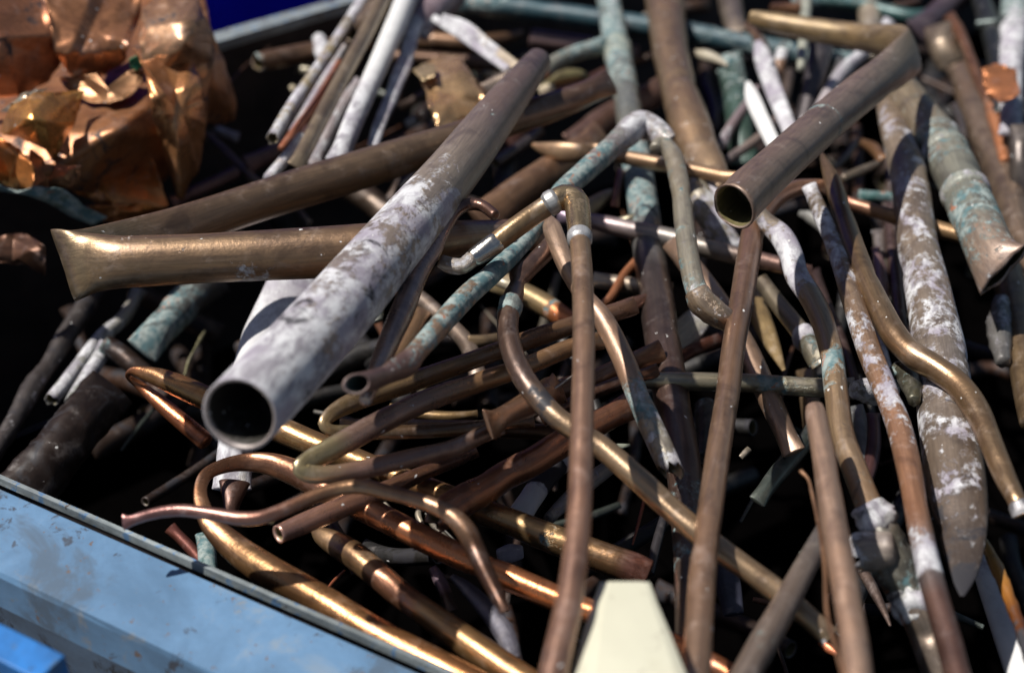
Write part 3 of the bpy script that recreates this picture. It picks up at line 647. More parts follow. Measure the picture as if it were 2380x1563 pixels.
sheet('copper_sheet', "orange copper sheet piece behind the white-green pipe at the right edge", [(2280, 160, 0), (2320, 148, 0), (2360, 160, 0), (2370, 220, 0), (2330, 240, -.02), (2290, 220, -.02)], 0.02, tint=(0.5, 0.22, 0.1), rough=.45, seed=51)
pipe('dark_pipe', "dark arched pipe filling the upper right corner", [(2270, -30, 20), (2300, 60, 24), (2320, 150, 22), (2330, 260, 20)], (0.06, 0.07, 0.07), [(0, (.1, 0, .1)), (1, (0, 0, .2))], lo=L-.03)
pipe('white_green_pipe', "white and teal flaked pipe hanging down the upper right edge", [(2368, -50, 34), (2358, 60, 34), (2350, 150, 30), (2350, 230, 27), (2350, 310, 24)], (0.22, 0.30, 0.28), [(0, (.38, .1, 0)), (.25, (.3, .3, 0)), (.5, (.1, .6, 0)), (1, (.05, .5, 0))], met=.1, rough=.7, lo=L+.02)
pipe('dark_pipe', "dark grey pipe below the white-green one at the right edge", [(2374, 290, 22), (2372, 360, 26), (2378, 440, 24)], (0.16, 0.14, 0.13), [(0, (0, .15, 0)), (1, (0, 0, 0))], lo=L)
for (x0, y0, x1, y1, r, t, lb) in [
      (1500, 40, 1545, 90, 14, GR, "grey stub squeezed between the white-green upright and the big brown pipe at the top"),
      (1580, 20, 1650, 10, 16, BRD, "dark brown stub at the top edge right of the big brown pipe"),
      (1740, 60, 1790, 150, 14, BRD, "dark brown pipe piece just left of the bright cream bar's tip"),
      (1800, 20, 1860, 20, 14, (0.28, 0.15, 0.08), "reddish brown stub at the top edge left of the pale upright strip"),
      (1835, 170, 1800, 290, 12, (0.22, 0.18, 0.16), "grey-brown rod right beside the bright cream bar"),
      (1955, 140, 1900, 260, 12, (0.2, 0.2, 0.21), "slate grey rod just left of the smooth lavender strip"),
      (1990, 330, 1940, 390, 8, (0.3, 0.27, 0.22), "thin tan rod under the right side of the big open pipe"),
      (2080, 20, 2140, 0, 12, BRD, "dark brown stub crossing the teal pipe at the upper right edge"),
      (2240, 330, 2215, 240, 11, (0.16, 0.14, 0.13), "slim dark rod between the crushed pipe and the far right brown pipe"),
      (2270, 60, 2350, 50, 16, (0.05, 0.07, 0.07), "blackish green stub left of the white-green hanging pipe"),
      (1090, 190, 1150, 260, 14, (0.2, 0.13, 0.1), "brown stub between the crumpled brass and the mottled pipe"),
      (1150, 380, 1260, 300, 14, (0.12, 0.10, 0.10), "dark grey pipe parallel to the mottled pipe on its right"),
      (1000, 210, 930, 250, 12, (0.12, 0.09, 0.08), "dark stub left of the crumpled brass, by the torn white strip"),
      (1120, 175, 1200, 190, 12, (0.33, 0.27, 0.2), "tan stub at the tips of the two cream slats"),
      (1640, 200, 1660, 300, 14, (0.10, 0.07, 0.06), "dark red-brown rod hugging the big brown pipe's right side"),
      (1440, 150, 1520, 130, 10, BRD, "thin dark brown rod crossing behind the white-green upright pipe"),
      (1780, 380, 1860, 330, 9, (0.2, 0.17, 0.16), "thin grey-brown rod under the middle of the big open pipe"),
      (640, 440, 720, 520, 9, (0.3, 0.25, 0.18), "thin tan rod in the gap between the folded pipe's two legs"),
      (820, 440, 900, 500, 30, (0.10, 0.07, 0.05), "thick dark pipe in the gap between the folded pipe's two legs"),
      (2060, 350, 2066, 460, 13, (0.22, 0.17, 0.15), "brown rod just left of the lime-streaked pipe's upper part")]:
    pipe('blurred_pipe', lb, [(x0, y0, r), ((x0+x1)/2+6, (y0+y1)/2, r), (x1, y1, r*.8)], t, [(0, (.1, .1, 0)), (1, (.1, .1, .1))], lo=L-.06, group="small blurred pipes in the back clutter", seg=12, ends='oc')

L = 0.0
# ---- white bundle, upper centre-left
pipe('lavender_pipe', "broad lavender-pink pipe behind the white bundle at the top edge", [(965, 70, 30), (1000, 30, 38), (1050, -20, 40)], (0.42, 0.33, 0.37), [(0, (0, .3, 0)), (.5, (0, .15, 0)), (1, (0, .05, 0))], met=.3, lo=L)
pipe('white_strip', "thin light strip behind the cream-brown pipe of the bundle", [(800, 110, 9), (735, 215, 9), (680, 305, 9)], (0.62, 0.58, 0.60), [(0, (0, .35, 0)), (1, (0, .4, 0))], met=.1, lo=L, cat='strip')
pipe('orange_strip', "orange-red strip between two pipes of the white bundle", [(790, 145, 8), (742, 229, 10), (684, 307, 11), (655, 345, 9)], (0.45, 0.17, 0.09), lo=L, met=.5, rough=.5, cat='strip')
pipe('white_strip', "flat pale strip low on the left of the bundle touching the folded pipe", [(700, 318, 12), (670, 360, 13), (625, 415, 14)], (0.60, 0.60, 0.62), [(0, (0, .4, 0)), (1, (0, .45, 0))], met=.1, lo=L, cat='strip')
pipe('lavender_pipe', "lavender dented pipe between the brown and the big white pipe of the bundle", [(836, 185, 10), (812, 225, 16), (780, 272, 19), (755, 320, 20), (725, 385, 20)], (0.48, 0.43, 0.45), [(0, (0, .35, 0)), (.5, (0, .3, 0)), (1, (0, .32, .1))], met=.2, lo=L)
pipe('open_tube', "wide open tube end with a dark oval mouth above the bundle", [(813, 76, 25, .9), (850, 45, 24), (900, 0, 24), (940, -40, 24)], (0.45, 0.36, 0.28), ends='oc', lo=L+.02)
pipe('cream_brown_pipe', "cream-edged brown pipe with a chipped lower end, leftmost of the bundle", [(634, 322, 15), (680, 245, 15), (740, 160, 15), (790, 85, 15), (852, -10, 15), (880, -50, 15)], (0.55, 0.47, 0.30), [(0, (0, .42, .1)), (.5, (0, .34, 0)), (1, (0, .4, 0))], met=.4, ends='oc', ragged=.008, lo=L+.03)
pipe('torn_strip', "torn white sheet strip right of the thick white pipe", [(980, -30, 16, .4), (968, 40, 18, .4), (948, 119, 19, .4), (920, 200, 18, .4), (890, 270, 15, .4), (866, 340, 13, .4)], (0.7, 0.68, 0.72), [(0, (0, .6, 0)), (.6, (0, .55, 0)), (.8, (0, .4, .1)), (1, (0, .45, 0))], met=0, amp=.25, lo=L+.01, cat='strip')
pipe('white_pipe', "thick white painted pipe in the middle of the bundle", [(783, 378, 24), (812, 305, 24), (848, 222, 24), (882, 145, 24), (925, 45, 25), (960, -45, 25)], WH, [(0, (0, .55, 0)), (.15, (0, .75, 0)), (.5, (0, 1, 0)), (1, (0, 1, 0))], met=0, rough=.45, lo=L+.03)
pipe('brown_pipe', "straight taupe-brown pipe lying on top of the white bundle", [(688, 388, 19), (716, 335, 19), (760, 248, 19), (810, 154, 18), (850, 78, 18), (905, -35, 18)], (0.40, 0.32, 0.22), [(0, (0, .16, 0)), (1, (0, .1, 0))], lo=L+.04, rough=.45)
pipe('cream_splinter', "split cream slat, lower left one of the pair pointing at the mottled pipe", [(1008, 42, 9, .5), (1060, 75, 11, .5), (1120, 118, 10, .5), (1180, 162, 10, .5)], (0.60, 0.62, 0.50), [(0, (0, .5, 0)), (1, (0, .45, 0))], met=0, rough=.6, lo=L+.02, sq=.7, cat='splinter')
pipe('cream_splinter', "cream and pinkish slat, upper right one of the pair pointing at the mottled pipe", [(1030, 42, 10, .5), (1080, 66, 17, .5), (1140, 112, 15, .5), (1205, 160, 13, .5)], (0.60, 0.52, 0.40), [(0, (0, .5, .0)), (.7, (0, .35, 0)), (1, (0, 0, 0))], met=0, rough=.6, lo=L+.02, sq=.7, cat='splinter')
bs = sheet('brass_sheet', "crumpled golden brass sheet shining behind the mottled pipe", [(965, 160, .02), (1000, 140, .03), (1030, 128, .03), (1070, 130, .03), (1100, 180, .01), (1130, 230, .0), (1105, 275, .0), (1060, 290, -.01), (1015, 298, .0), (1000, 250, .02), (985, 205, .02)], 0.06, center=(1050, 210), tint=(0.62, 0.44, 0.25), rough=.22, crease=0.0203, seed=61, cat='sheet')
sheet('curled_edge', None, [(958, 163, .05), (985, 148, .05), (1015, 152, .06), (1010, 178, .06), (985, 190, .05)], 0.075, tint=(0.55, 0.46, 0.28), rough=.25, crease=0.0045, seed=63, nout=40, rings=6, parent=bs)
pipe('brown_pipe', "greyish brown pipe end right of the crumpled brass sheet", [(1130, 215, 20), (1170, 190, 22), (1230, 170, 20)], (0.32, 0.26, 0.21), lo=L)

# ---- splinters and pipes, upper right
L = -0.07
pipe('arched_strip', "mauve arched strip between the big brown pipe and white splinter", [(1678, 335, 13), (1695, 300, 12), (1728, 252, 11), (1760, 205, 9)], (0.42, 0.34, 0.38), [(0, (0, .35, 0)), (1, (0, 0, 0))], lo=L, met=.4, cat='strip')
pipe('arched_strip', "grey-brown arched strip passing under the lower white splinter", [(1690, 372, 11), (1730, 345, 12), (1770, 315, 12), (1810, 270, 10)], (0.30, 0.25, 0.24), lo=L, met=.4, cat='strip')
pipe('white_splinter', "small white-tipped brown stub behind the cream splinter", [(1818, 122, 15), (1812, 150, 16), (1800, 190, 14)], (0.35, 0.22, 0.15), [(0, (0, 1, 0)), (.3, (0, .5, 0)), (.6, (0, 0, 0)), (1, (0, 0, 0))], met=.2, lo=L, cat='splinter')
pipe('lavender_pipe', "smooth lavender strip behind the large brown open pipe", [(2070, 48, 14), (2040, 88, 15), (2000, 128, 15), (1960, 165, 16), (1925, 215, 14), (1900, 260, 12)], (0.60, 0.58, 0.66), [(0, (0, .5, 0)), (.5, (0, .4, 0)), (1, (0, .2, 0))], met=.1, lo=L)
pipe('cream_splinter', "bright cream angular bar with a slanted top end", [(1762, 98, 8, .5), (1772, 130, 20, .6), (1795, 200, 21, .6), (1822, 268, 19, .6), (1838, 310, 18, .6)], (0.82, 0.79, 0.66), [(0, (0, .75, 0)), (1, (0, .9, 0))], met=0, rough=.6, sq=.6, lo=L+.03, cat='splinter')
pipe('white_splinter', "pure white angular bar left of the cream one", [(1738, 192, 6, .5), (1748, 225, 17, .6), (1772, 280, 18, .6), (1800, 338, 17, .6)], WH, [(0, (0, 1, 0)), (1, (0, 1, 0))], met=0, rough=.6, sq=.6, lo=L+.03, cat='splinter')
pipe('teal_offcut', "dark teal pipe piece behind the sharp-tipped pipe on the right", [(1995, 455, 12), (2040, 458, 14), (2090, 462, 12)], (0.03, 0.14, 0.14), [(0, (.3, 0, 0)), (1, (.3, 0, 0))], met=.1, lo=L, cat='offcut')
pipe('brown_strip', "thin tan strip crossing behind the sharp-tipped pipe", [(1960, 415, 10), (2000, 398, 11), (2040, 380, 8)], (0.32, 0.27, 0.21), lo=L, cat='strip')
pipe('grey_offcut', "grey bullet-shaped offcut left of the flaked white pipe", [(1857, 495, 5), (1885, 505, 16), (1925, 530, 16)], (0.34, 0.35, 0.34), lo=L, met=.3, cat='offcut')
pipe('orange_offcut', "dull orange offcut behind the mottled grey pipe's top", [(2000, 330, 8), (2030, 345, 14), (2050, 370, 12)], (0.33, 0.18, 0.09), lo=L-.02, cat='offcut')
pipe('grey_stub', "short grey stub standing left of the dark brown rod", [(2042, 535, 14), (2044, 570, 14), (2048, 600, 12)], (0.36, 0.32, 0.31), [(0, (0, .3, 0)), (1, (0, .2, 0))], lo=L, cat='offcut')
pipe('pink_offcut', "pinkish leaf-shaped offcut behind the S-shaped pipe", [(2035, 575, 8), (2046, 630, 16), (2052, 690, 12)], (0.40, 0.25, 0.26), lo=L, cat='offcut')
pipe('dark_rod', "slim dark brown pipe parallel to the large lime-streaked one", [(2068, 470, 16), (2072, 540, 17), (2080, 620, 17), (2088, 700, 16), (2095, 770, 15)], (0.17, 0.11, 0.10), [(0, (0, .25, 0)), (.3, (.1, .2, 0)), (.5, (0, 0, 0)), (1, (0, .1, 0))], lo=L)
pipe('brown_pipe', "brown banded pipe running out of the right edge below the crushed one", [(2300, 560, 32), (2345, 650, 38), (2366, 760, 34), (2384, 900, 30), (2400, 980, 30)], (0.27, 0.19, 0.11), [(0, (.1, 0, 0)), (.6, (.05, .1, 0)), (1, (0, 0, 0))], lo=L)
pipe('stone_grey_pipe', "rough grey lump in the dark gap near the right edge", [(2325, 700, 20), (2322, 770, 28), (2332, 840, 18)], (0.13, 0.13, 0.13), [(0, (0, .3, 0)), (1, (0, .2, 0))], met=.1, bumpy=.2, lo=L-.06, cat='fitting')
pipe('white_edge_strip', "thin white edge showing along the left of the large lime-streaked pipe", [(1994, 600, 7), (2020, 690, 8), (2050, 800, 8), (2080, 900, 6)], (0.6, 0.6, 0.52), [(0, (0, .8, 0)), (1, (0, .6, 0))], met=0, lo=L-.02, cat='strip')
pipe('white_edge_strip', "thin pale strip standing in the black gap beside the lime-streaked pipe's lower half", [(2145, 940, 6), (2152, 1010, 7), (2165, 1090, 5)], (0.6, 0.6, 0.55), [(0, (0, .6, 0)), (1, (0, .5, 0))], met=0, lo=L-.02, cat='strip')

# ---- middle zone, lower pieces
pipe('tan_pipe', "beige-brown pipe arching down through the dark centre behind the patina pipe", [(926, 655, 16), (980, 696, 18), (1040, 750, 19), (1083, 795, 20), (1103, 840, 20), (1112, 880, 18)], (0.33, 0.26, 0.21), [(0, (0, .15, 0)), (1, (0, 0, 0))], lo=L, ends='oc')
pipe('tan_pipe', "short tan stub behind the arching beige pipe", [(1090, 795, 14), (1130, 792, 15), (1160, 790, 14)], (0.38, 0.28, 0.17), lo=L)
pipe('brown_pipe', "hidden brown pipe just right of the long mauve twisted pipe", [(985, 720, 16), (950, 790, 18), (905, 850, 18), (850, 900, 16)], (0.32, 0.20, 0.11), lo=L)
pipe('green_offcut', "dark green cap-like offcut under the mottled pipe's right side", [(850, 700, 22, .5), (872, 730, 22, .5), (878, 745, 12, .5)], (0.08, 0.10, 0.08), lo=L, cat='offcut')
pipe('golden_tube', "golden collared tube whose end turns fiery orange, left of the long elbow pipe", [(1150, 650, 24), (1220, 684, 26), (1271, 712, 27), (1320, 745, 25), (1370, 775, 23)], [(0, (0.45, 0.36, 0.2)), (.55, (0.42, 0.31, 0.16)), (.68, (0.62, 0.22, 0.08)), (1, (0.6, 0.2, 0.07))], [(0, (0, .1, 0)), (.55, (0, 0, 0)), (.6, (.3, .1, 0)), (.66, (.1, 0, 0)), (1, (0, 0, 0))], lo=L)
pipe('cream_offcut', "small cream offcut above the golden collared tube", [(1145, 645, 10), (1165, 655, 13), (1195, 668, 10)], (0.55, 0.50, 0.38), lo=L+.02, met=.3, cat='offcut')
pipe('grey_brown_pipe', "beige-grey pipe piece between the elbow pipe and the dark upright pipe", [(1378, 650, 16), (1420, 656, 19), (1500, 668, 20), (1560, 680, 20)], (0.42, 0.37, 0.31), lo=L+.01)
pipe('orange_strip', "orange copper strip passing under the beige-grey pipe piece", [(1395, 712, 10), (1420, 690, 11), (1450, 640, 11), (1485, 600, 11)], (0.55, 0.24, 0.12), lo=L-.03, cat='strip')
pipe('pale_offcut', "flat pale blade in the gap right of the dark upright pipe", [(1565, 800, 26, .2), (1600, 765, 34, .2), (1650, 715, 22, .2), (1680, 690, 10, .2)], (0.50, 0.49, 0.44), [(0, (0, .3, 0)), (1, (0, .3, 0))], met=.1, rough=.7, lo=L-.02, sq=.7, cat='strip')
pipe('dark_pipe', "very dark red-brown pipe in the gap right of the dark upright pipe", [(1570, 835, 16), (1620, 810, 17), (1700, 780, 16)], (0.14, 0.05, 0.03), lo=L-.03)
pipe('golden_offcut', "golden-brown tapered blade hanging between two long pipes", [(1740, 660, 18, .3), (1765, 730, 24, .3), (1795, 800, 18, .3), (1822, 860, 5, .3)], (0.40, 0.29, 0.14), lo=L-.01, cat='strip', sq=.8)
pipe('dark_rod', "narrow purple-brown rod behind the white-flaked bent pipe", [(1890, 628, 14), (1915, 690, 12), (1960, 800, 12), (1990, 900, 12)], (0.13, 0.08, 0.07), lo=L-.03)
pipe('brown_pipe', "brown pipe behind the collared tube reaching down to the horizontal pipe", [(1872, 860, 22), (1884, 940, 24), (1892, 1010, 22)], (0.28, 0.20, 0.12), lo=L-.04)
pipe('grey_leaf_offcut', "grey leaf-like piece standing right of the bright copper pipe's end", [(1985, 945, 18), (2002, 1000, 24), (2010, 1050, 20), (2000, 1120, 12)], (0.24, 0.26, 0.27), [(0, (.1, .2, 0)), (1, (0, 0, 0))], met=.3, lo=L-.02, cat='offcut')
pipe('red_pipe', "deep red-brown pipe behind the grey leaf-like piece", [(2030, 960, 14), (2030, 1040, 18), (2015, 1110, 16), (1995, 1150, 12)], (0.17, 0.08, 0.08), lo=L-.04)
pipe('teal_black_pipe', "black-green pipe with pale lit bands behind the bright copper pipe", [(1760, 1165, 18), (1800, 1110, 21), (1850, 1050, 22), (1900, 990, 20)], (0.12, 0.15, 0.14), [(0, (.12, .1, .1)), (1, (.1, .2, .1))], lo=L)
pipe('blue_black_offcut', "dark blue-black blade lying right of the long brown pipe's lower part", [(1680, 1290, 20, .3), (1690, 1350, 30, .3), (1705, 1425, 24, .3)], (0.05, 0.055, 0.09), met=.4, lo=L-.02, cat='strip', sq=.8)
pipe('dark_fitting', "dark ribbed fitting in the gap left of the long brown pipe", [(1640, 945, 26), (1645, 1000, 28), (1640, 1060, 22)], (0.09, 0.09, 0.08), [(0, (.2, .2, .1)), (1, (.1, .1, 0))], bumpy=.1, lo=L-.05, cat='fitting')
pipe('white_black_pipe', "glossy white pipe with a black scorched patch behind the long elbow pipe", [(1205, 1200, 24), (1232, 1160, 27), (1268, 1110, 27), (1310, 1070, 26), (1360, 1045, 22)], WH, [(0, (0, 1, 0)), (.3, (0, 1, 0)), (.38, (0, .0, .65)), (.62, (0, .0, .6)), (.7, (0, 1, 0)), (1, (0, .9, 0))], met=0, rough=.3, lo=L)
pipe('grey_strip', "brushed grey-white strip lying parallel to the scorched white pipe", [(1275, 1205, 14), (1320, 1160, 18), (1370, 1120, 20), (1420, 1082, 18)], (0.42, 0.40, 0.37), [(0, (0, .3, .2)), (1, (0, .3, 0))], met=.3, lo=L-.01, cat='strip')
pipe('pale_offcut', "thin pale green blade pointing right above the golden cut pipe", [(1380, 1050, 8, .3), (1420, 1040, 9, .3), (1465, 1034, 3, .3)], (0.40, 0.45, 0.38), met=.1, lo=L, cat='strip')
pipe('white_offcut', "chipped white block showing between the two copper pipes at the bottom", [(1160, 1290, 16, .7), (1185, 1285, 22, .7), (1212, 1282, 16, .7)], WH, [(0, (0, .6, .1)), (1, (0, .5, .1))], met=0, lo=L-.02, sq=.6, cat='offcut')
pipe('silver_strip', "small silvery strip hanging below the wavy pipe's crest", [(985, 1160, 8), (972, 1195, 8), (985, 1225, 5)], (0.55, 0.5, 0.4), lo=L, cat='strip')
pipe('grey_strip', "narrow grey strip slanting down in the black gap right of the elbow pipe", [(1545, 1195, 10), (1530, 1250, 12), (1510, 1330, 12)], (0.10, 0.10, 0.12), lo=L-.04, cat='strip')
pipe('purple_stub', "rounded purple-grey pipe stub standing below the copper loop", [(1005, 1318, 9), (1018, 1340, 15), (1035, 1375, 15), (1050, 1420, 14)], [(0, (0.36, 0.28, 0.36)), (.55, (0.3, 0.22, 0.28)), (.7, DK), (1, DK)], lo=L)
pipe('blue_black_offcut', "scorched blue-black blade with orange flecks curving down at the bottom centre", [(1050, 1338, 7, .4), (1090, 1370, 17, .4), (1140, 1425, 23, .4), (1175, 1475, 25, .4), (1195, 1530, 16, .4)], (0.13, 0.13, 0.17), [(0, (.05, .15, 0)), (.5, (.1, .1, 0)), (1, (.15, 0, .1))], lo=L+.01, met=.5, rough=.4, cat='strip')
pipe('dark_strip', "slender brown spike below the tee fitting at the lower right", [(2005, 1325, 14, .5), (2030, 1370, 13, .5), (2055, 1420, 8, .5), (2070, 1455, 3, .5)], (0.17, 0.12, 0.10), lo=L-.03, cat='strip')
pipe('cream_rust_strip', "long white painted strip with yellow rust at the lower right edge", [(2262, 1245, 14, .5), (2288, 1330, 24, .5), (2330, 1440, 32, .5), (2392, 1600, 40, .5)], (0.80, 0.80, 0.72), [(0, (0, .6, 0)), (.3, (0, 1, 0)), (1, (0, 1, 0))], met=0, rough=.6, lo=L, sq=.8, cat='strip')
pipe('rust_strip', "glassy amber rust crust along the white strip at the lower right edge", [(2285, 1255, 10, .6), (2315, 1315, 15, .6), (2350, 1400, 15, .6), (2375, 1470, 14, .6), (2395, 1540, 12, .6)], [(0, (0.55, 0.36, 0.12)), (.4, (0.40, 0.17, 0.03)), (.6, (0.15, 0.05, 0.01)), (1, (0.06, 0.015, 0.008))], [(0, (0, .1, .1)), (.5, (0, .15, .2)), (1, (0, 0, .3))], met=.1, rough=.3, bumpy=.25, lo=L+.04, cat='crust')
pipe('copper_flake', "small orange copper flake in the black gap at the bottom right", [(1905, 1490, 8, .4), (1925, 1505, 12, .4), (1945, 1520, 6, .4)], (0.5, 0.16, 0.07), lo=L-.05, cat='offcut')
pipe('silver_knot', "tiny silvery knot in the black gap right of the long brown pipe", [(1722, 1062, 5), (1732, 1052, 8), (1742, 1042, 6)], (0.6, 0.55, 0.45), lo=L, cat='offcut')

# ---- the big pipes in stacking order
def attach(pd, name, cps, tint, masks, fin, ends='cc', bumpy=0.0, ragged=0.0, dz=0.0, wang=None, label=None):
    """a fitting or side branch built straight onto the end of a pipe, as a part of it"""
    D = catmull([(c[0], c[1], c[2], c[3] if len(c) > 3 else 1.0, 0) for c in cps])
    e = pd['C'][-1]; d = np.linalg.norm(e-CAM)-dz; n = len(D)
    C = np.array([CAM+ray(q[0], q[1])/np.linalg.norm(ray(q[0], q[1]))*d for q in D]); fr = np.linspace(0, 1, n)
    tl = tint if isinstance(tint, list) else [(0, tint), (1, tint)]
    o = sweep(name, C, D[:, 2]*d/FPX, np.clip(D[:, 3], .05, 1.5), wang, interp_list(fr, tl, 3), interp_list(fr, masks, 3), fin, ends, 24, parent=pd['o'], bumpy=bumpy, ragged=ragged, seed=RS.uniform(0, 50))
    if label: o['label'] = label
    return o
L = -0.05
pD = pipe('dark_upright_pipe', "long upright pipe, green-white above, blue and orange flaked in the middle, black-brown below", [(1410, -60, 28), (1415, 0, 28), (1432, 100, 30), (1456, 222, 32), (1466, 290, 32), (1480, 380, 35), (1497, 490, 36), (1508, 580, 38), (1524, 681, 40), (1544, 817, 42), (1572, 988, 43), (1592, 1110, 42), (1600, 1240, 38), (1604, 1400, 36), (1606, 1640, 36)],
     [(0, (0.33, 0.36, 0.33)), (.30, (0.30, 0.33, 0.31)), (.38, (0.22, 0.22, 0.22)), (.42, (0.10, 0.08, 0.075)), (.62, (0.12, 0.065, 0.05)), (1, (0.13, 0.11, 0.09))],
     [(0, (.2, .30, 0)), (.10, (.42, .22, 0)), (.16, (.25, .12, 0)), (.2, (.1, .05, .12)), (.25, (.42, .2, .05)), (.34, (.36, .12, .15)), (.365, (.05, .25, 0)), (.41, (.0, .05, 0)), (.5, (0, 0, 0)), (.66, (0, 0, 0)), (.72, (.2, .1, 0)), (.8, (.25, .1, 0)), (.9, (0, 0, .2)), (1, (0, 0, .2))], met=.6, rough=.34, lo=L, spk=1)
collar(pD, .098, .118, 'solder_ring', 1.10, (0.33, 0.38, 0.33), (.2, .2, 0), (.2, .6, 0), bumpy=.08)
pipe('green_stub_pipe', "slim grey-green pipe touching the white-green upright, with an orange cut end", [(1262, 166, 19), (1300, 140, 18), (1345, 122, 19), (1410, 105, 19)], [(0, (0.5, 0.25, 0.14)), (.06, (0.27, 0.28, 0.24)), (1, (0.27, 0.30, 0.27))], [(0, (0, 0, 0)), (.1, (.2, .1, 0)), (1, (.34, .2, 0))], met=.3, rough=.6, lo=L)
pipe('big_brown_pipe', "thick brown pipe from the top edge, squashed flat at its lower end", [(1537, -50, 46), (1545, 0, 46), (1558, 119, 41), (1582, 222, 43), (1606, 300, 48, .9), (1624, 345, 44, .7), (1648, 395, 42, .5), (1668, 440, 34, .4)], (0.36, 0.245, 0.14), [(0, (0, .1, 0)), (1, (0.03, .05, 0))], lo=L+.02, rough=.42, spk=2.2)
pipe('flattened_pipe', "olive-white pipe with blue scuffs running under the big open pipe mouth", [(1600, 410, 24), (1632, 470, 34), (1668, 530, 30), (1705, 585, 26)], (0.30, 0.27, 0.20), [(0, (.1, .25, .1)), (.5, (.2, .38, 0)), (1, (.25, .4, 0))], met=.4, lo=L)
pipe('white_slab', "white chipped slab squeezed in left of the big open pipe mouth", [(1618, 405, 10, .4), (1645, 430, 16, .4), (1672, 470, 14, .4)], WH, [(0, (0, .4, .3)), (.3, (0, .9, 0)), (1, (0, .9, 0))], met=0, lo=L+.03, cat='strip')
pipe('brown_pipe', "thick matt brown pipe slanting behind the blue-green bent pipe", [(1120, 520, 42), (1180, 468, 42), (1250, 420, 40), (1320, 372, 38), (1400, 315, 32)], (0.30, 0.18, 0.11), lo=L, rough=.5)
pipe('beige_leaf_pipe', "beige pointed pipe end right of the elbow joint", [(1350, 495, 20), (1385, 472, 19), (1415, 452, 13), (1440, 440, 3)], (0.38, 0.32, 0.24), lo=L, rough=.5)
pipe('leaf_offcut', "second pale pointed end below the beige pointed one", [(1430, 520, 10), (1460, 510, 11), (1485, 500, 6)], (0.34, 0.31, 0.22), lo=L-.02, cat='offcut')
pipe('thin_rod', "thin rust-brown rod rising behind the brown crushed-tip pipe", [(1428, 480, 9), (1438, 430, 10), (1446, 395, 10)], (0.27, 0.12, 0.08), lo=L)
pipe('crushed_tip_pipe', "slim brown pipe whose left end is torn flat like a spoon", [(1237, 336, 5, .4), (1258, 343, 13, .4), (1300, 352, 23, .4), (1345, 354, 22, .45), (1385, 346, 15, .7), (1440, 362, 17), (1500, 374, 18), (1551, 384, 17), (1637, 401, 17), (1720, 420, 17)], (0.42, 0.28, 0.17), [(0, (0, .1, 0)), (1, (0, .05, 0))], lo=L+.02)
pipe('mauve_grey_pipe', "mauve-grey pipe running right from the elbow joint under the grey-green one", [(1296, 503, 14), (1367, 512, 18), (1449, 530, 22), (1568, 556, 24), (1654, 580, 22), (1790, 610, 20), (1850, 625, 18), (1885, 632, 14)], [(0, (0.22, 0.17, 0.25)), (.2, (0.36, 0.28, 0.30)), (.45, (0.38, 0.36, 0.34)), (.6, (0.3, 0.27, 0.24)), (.8, (0.24, 0.15, 0.13)), (1, (0.24, 0.14, 0.12))], [(0, (0, 0, 0)), (.35, (0, .15, 0)), (.5, (.12, .2, 0)), (.6, (0, .1, 0)), (1, (0, .1, 0))], lo=L)
pipe('copper_pipe', "pinkish brown pipe passing behind the long brown one and the horizontal one", [(1562, 560, 22), (1600, 612, 26), (1655, 685, 27), (1700, 750, 27), (1740, 820, 27), (1790, 930, 27), (1845, 1050, 24)], (0.43, 0.29, 0.20), [(0, (0, .1, 0)), (1, (0.03, .05, 0.02))], lo=L, spk=2.5, rough=.42)
pipe('thin_brown_pipe', "slim brown pipe crossing over the lime-streaked pipe", [(1955, 468, 14), (2000, 480, 16), (2055, 497, 17), (2140, 522, 20), (2235, 548, 19), (2270, 560, 17)], [(0, (0.30, 0.13, 0.09)), (.3, (0.34, 0.2, 0.12)), (.5, (0.42, 0.27, 0.14)), (1, (0.40, 0.26, 0.14))], lo=L+.04, rough=.4)
pipe('lime_streaked_pipe', "largest pipe on the right, brown with white lime streaks and a flat pointed lower end", [(2052, 205, 14), (2062, 250, 24), (2082, 307, 34), (2112, 410, 42), (2132, 560, 46), (2160, 690, 53), (2184, 817, 60), (2196, 936, 65, .95), (2215, 1064, 69, .85), (2228, 1160, 66, .6), (2238, 1240, 54, .35), (2240, 1315, 36, .25), (2238, 1352, 22, .2), (2236, 1384, 5, .3)], [(0, (0.34, 0.27, 0.20)), (.6, (0.27, 0.23, 0.20)), (.75, (0.20, 0.155, 0.12)), (.88, (0.11, 0.085, 0.07)), (1, (0.05, 0.042, 0.042))], [(0, (.05, .28, 0)), (.3, (0, .32, 0)), (.45, (0, .36, 0)), (.6, (0, .33, .02)), (.8, (0, .28, .10)), (.9, (0, .26, .2)), (1, (0, .1, .3))], lo=L+.01, tilt=0.0, crimp=False, met=.5, rough=.42)  # tint and black mask darken the lower end, painting its side turned from light
pipe('horizontal_pipe', "thin straight horizontal pipe with a turquoise stain in the middle right", [(1480, 882, 18), (1560, 885, 21), (1640, 887, 22), (1750, 890, 22), (1885, 900, 23), (1985, 903, 22)], [(0, (0.46, 0.42, 0.30)), (.5, (0.42, 0.38, 0.27)), (1, (0.36, 0.34, 0.24))], [(0, (0, .1, 0)), (.4, (.05, .05, 0)), (.6, (.3, .1, 0)), (.8, (.2, .1, 0)), (1, (.1, .3, 0))], lo=L, rough=.3, spk=1.5)
pt_ = pipe('limed_tee', "lime-crusted tee fitting on the end of the horizontal pipe", [(1990, 905, 22), (2015, 908, 30), (2045, 912, 30), (2070, 905, 24)], (0.30, 0.29, 0.25), [(0, (.1, .4, 0)), (1, (.15, .36, 0))], met=.2, rough=.7, bumpy=.12, lo=L, cat='fitting')
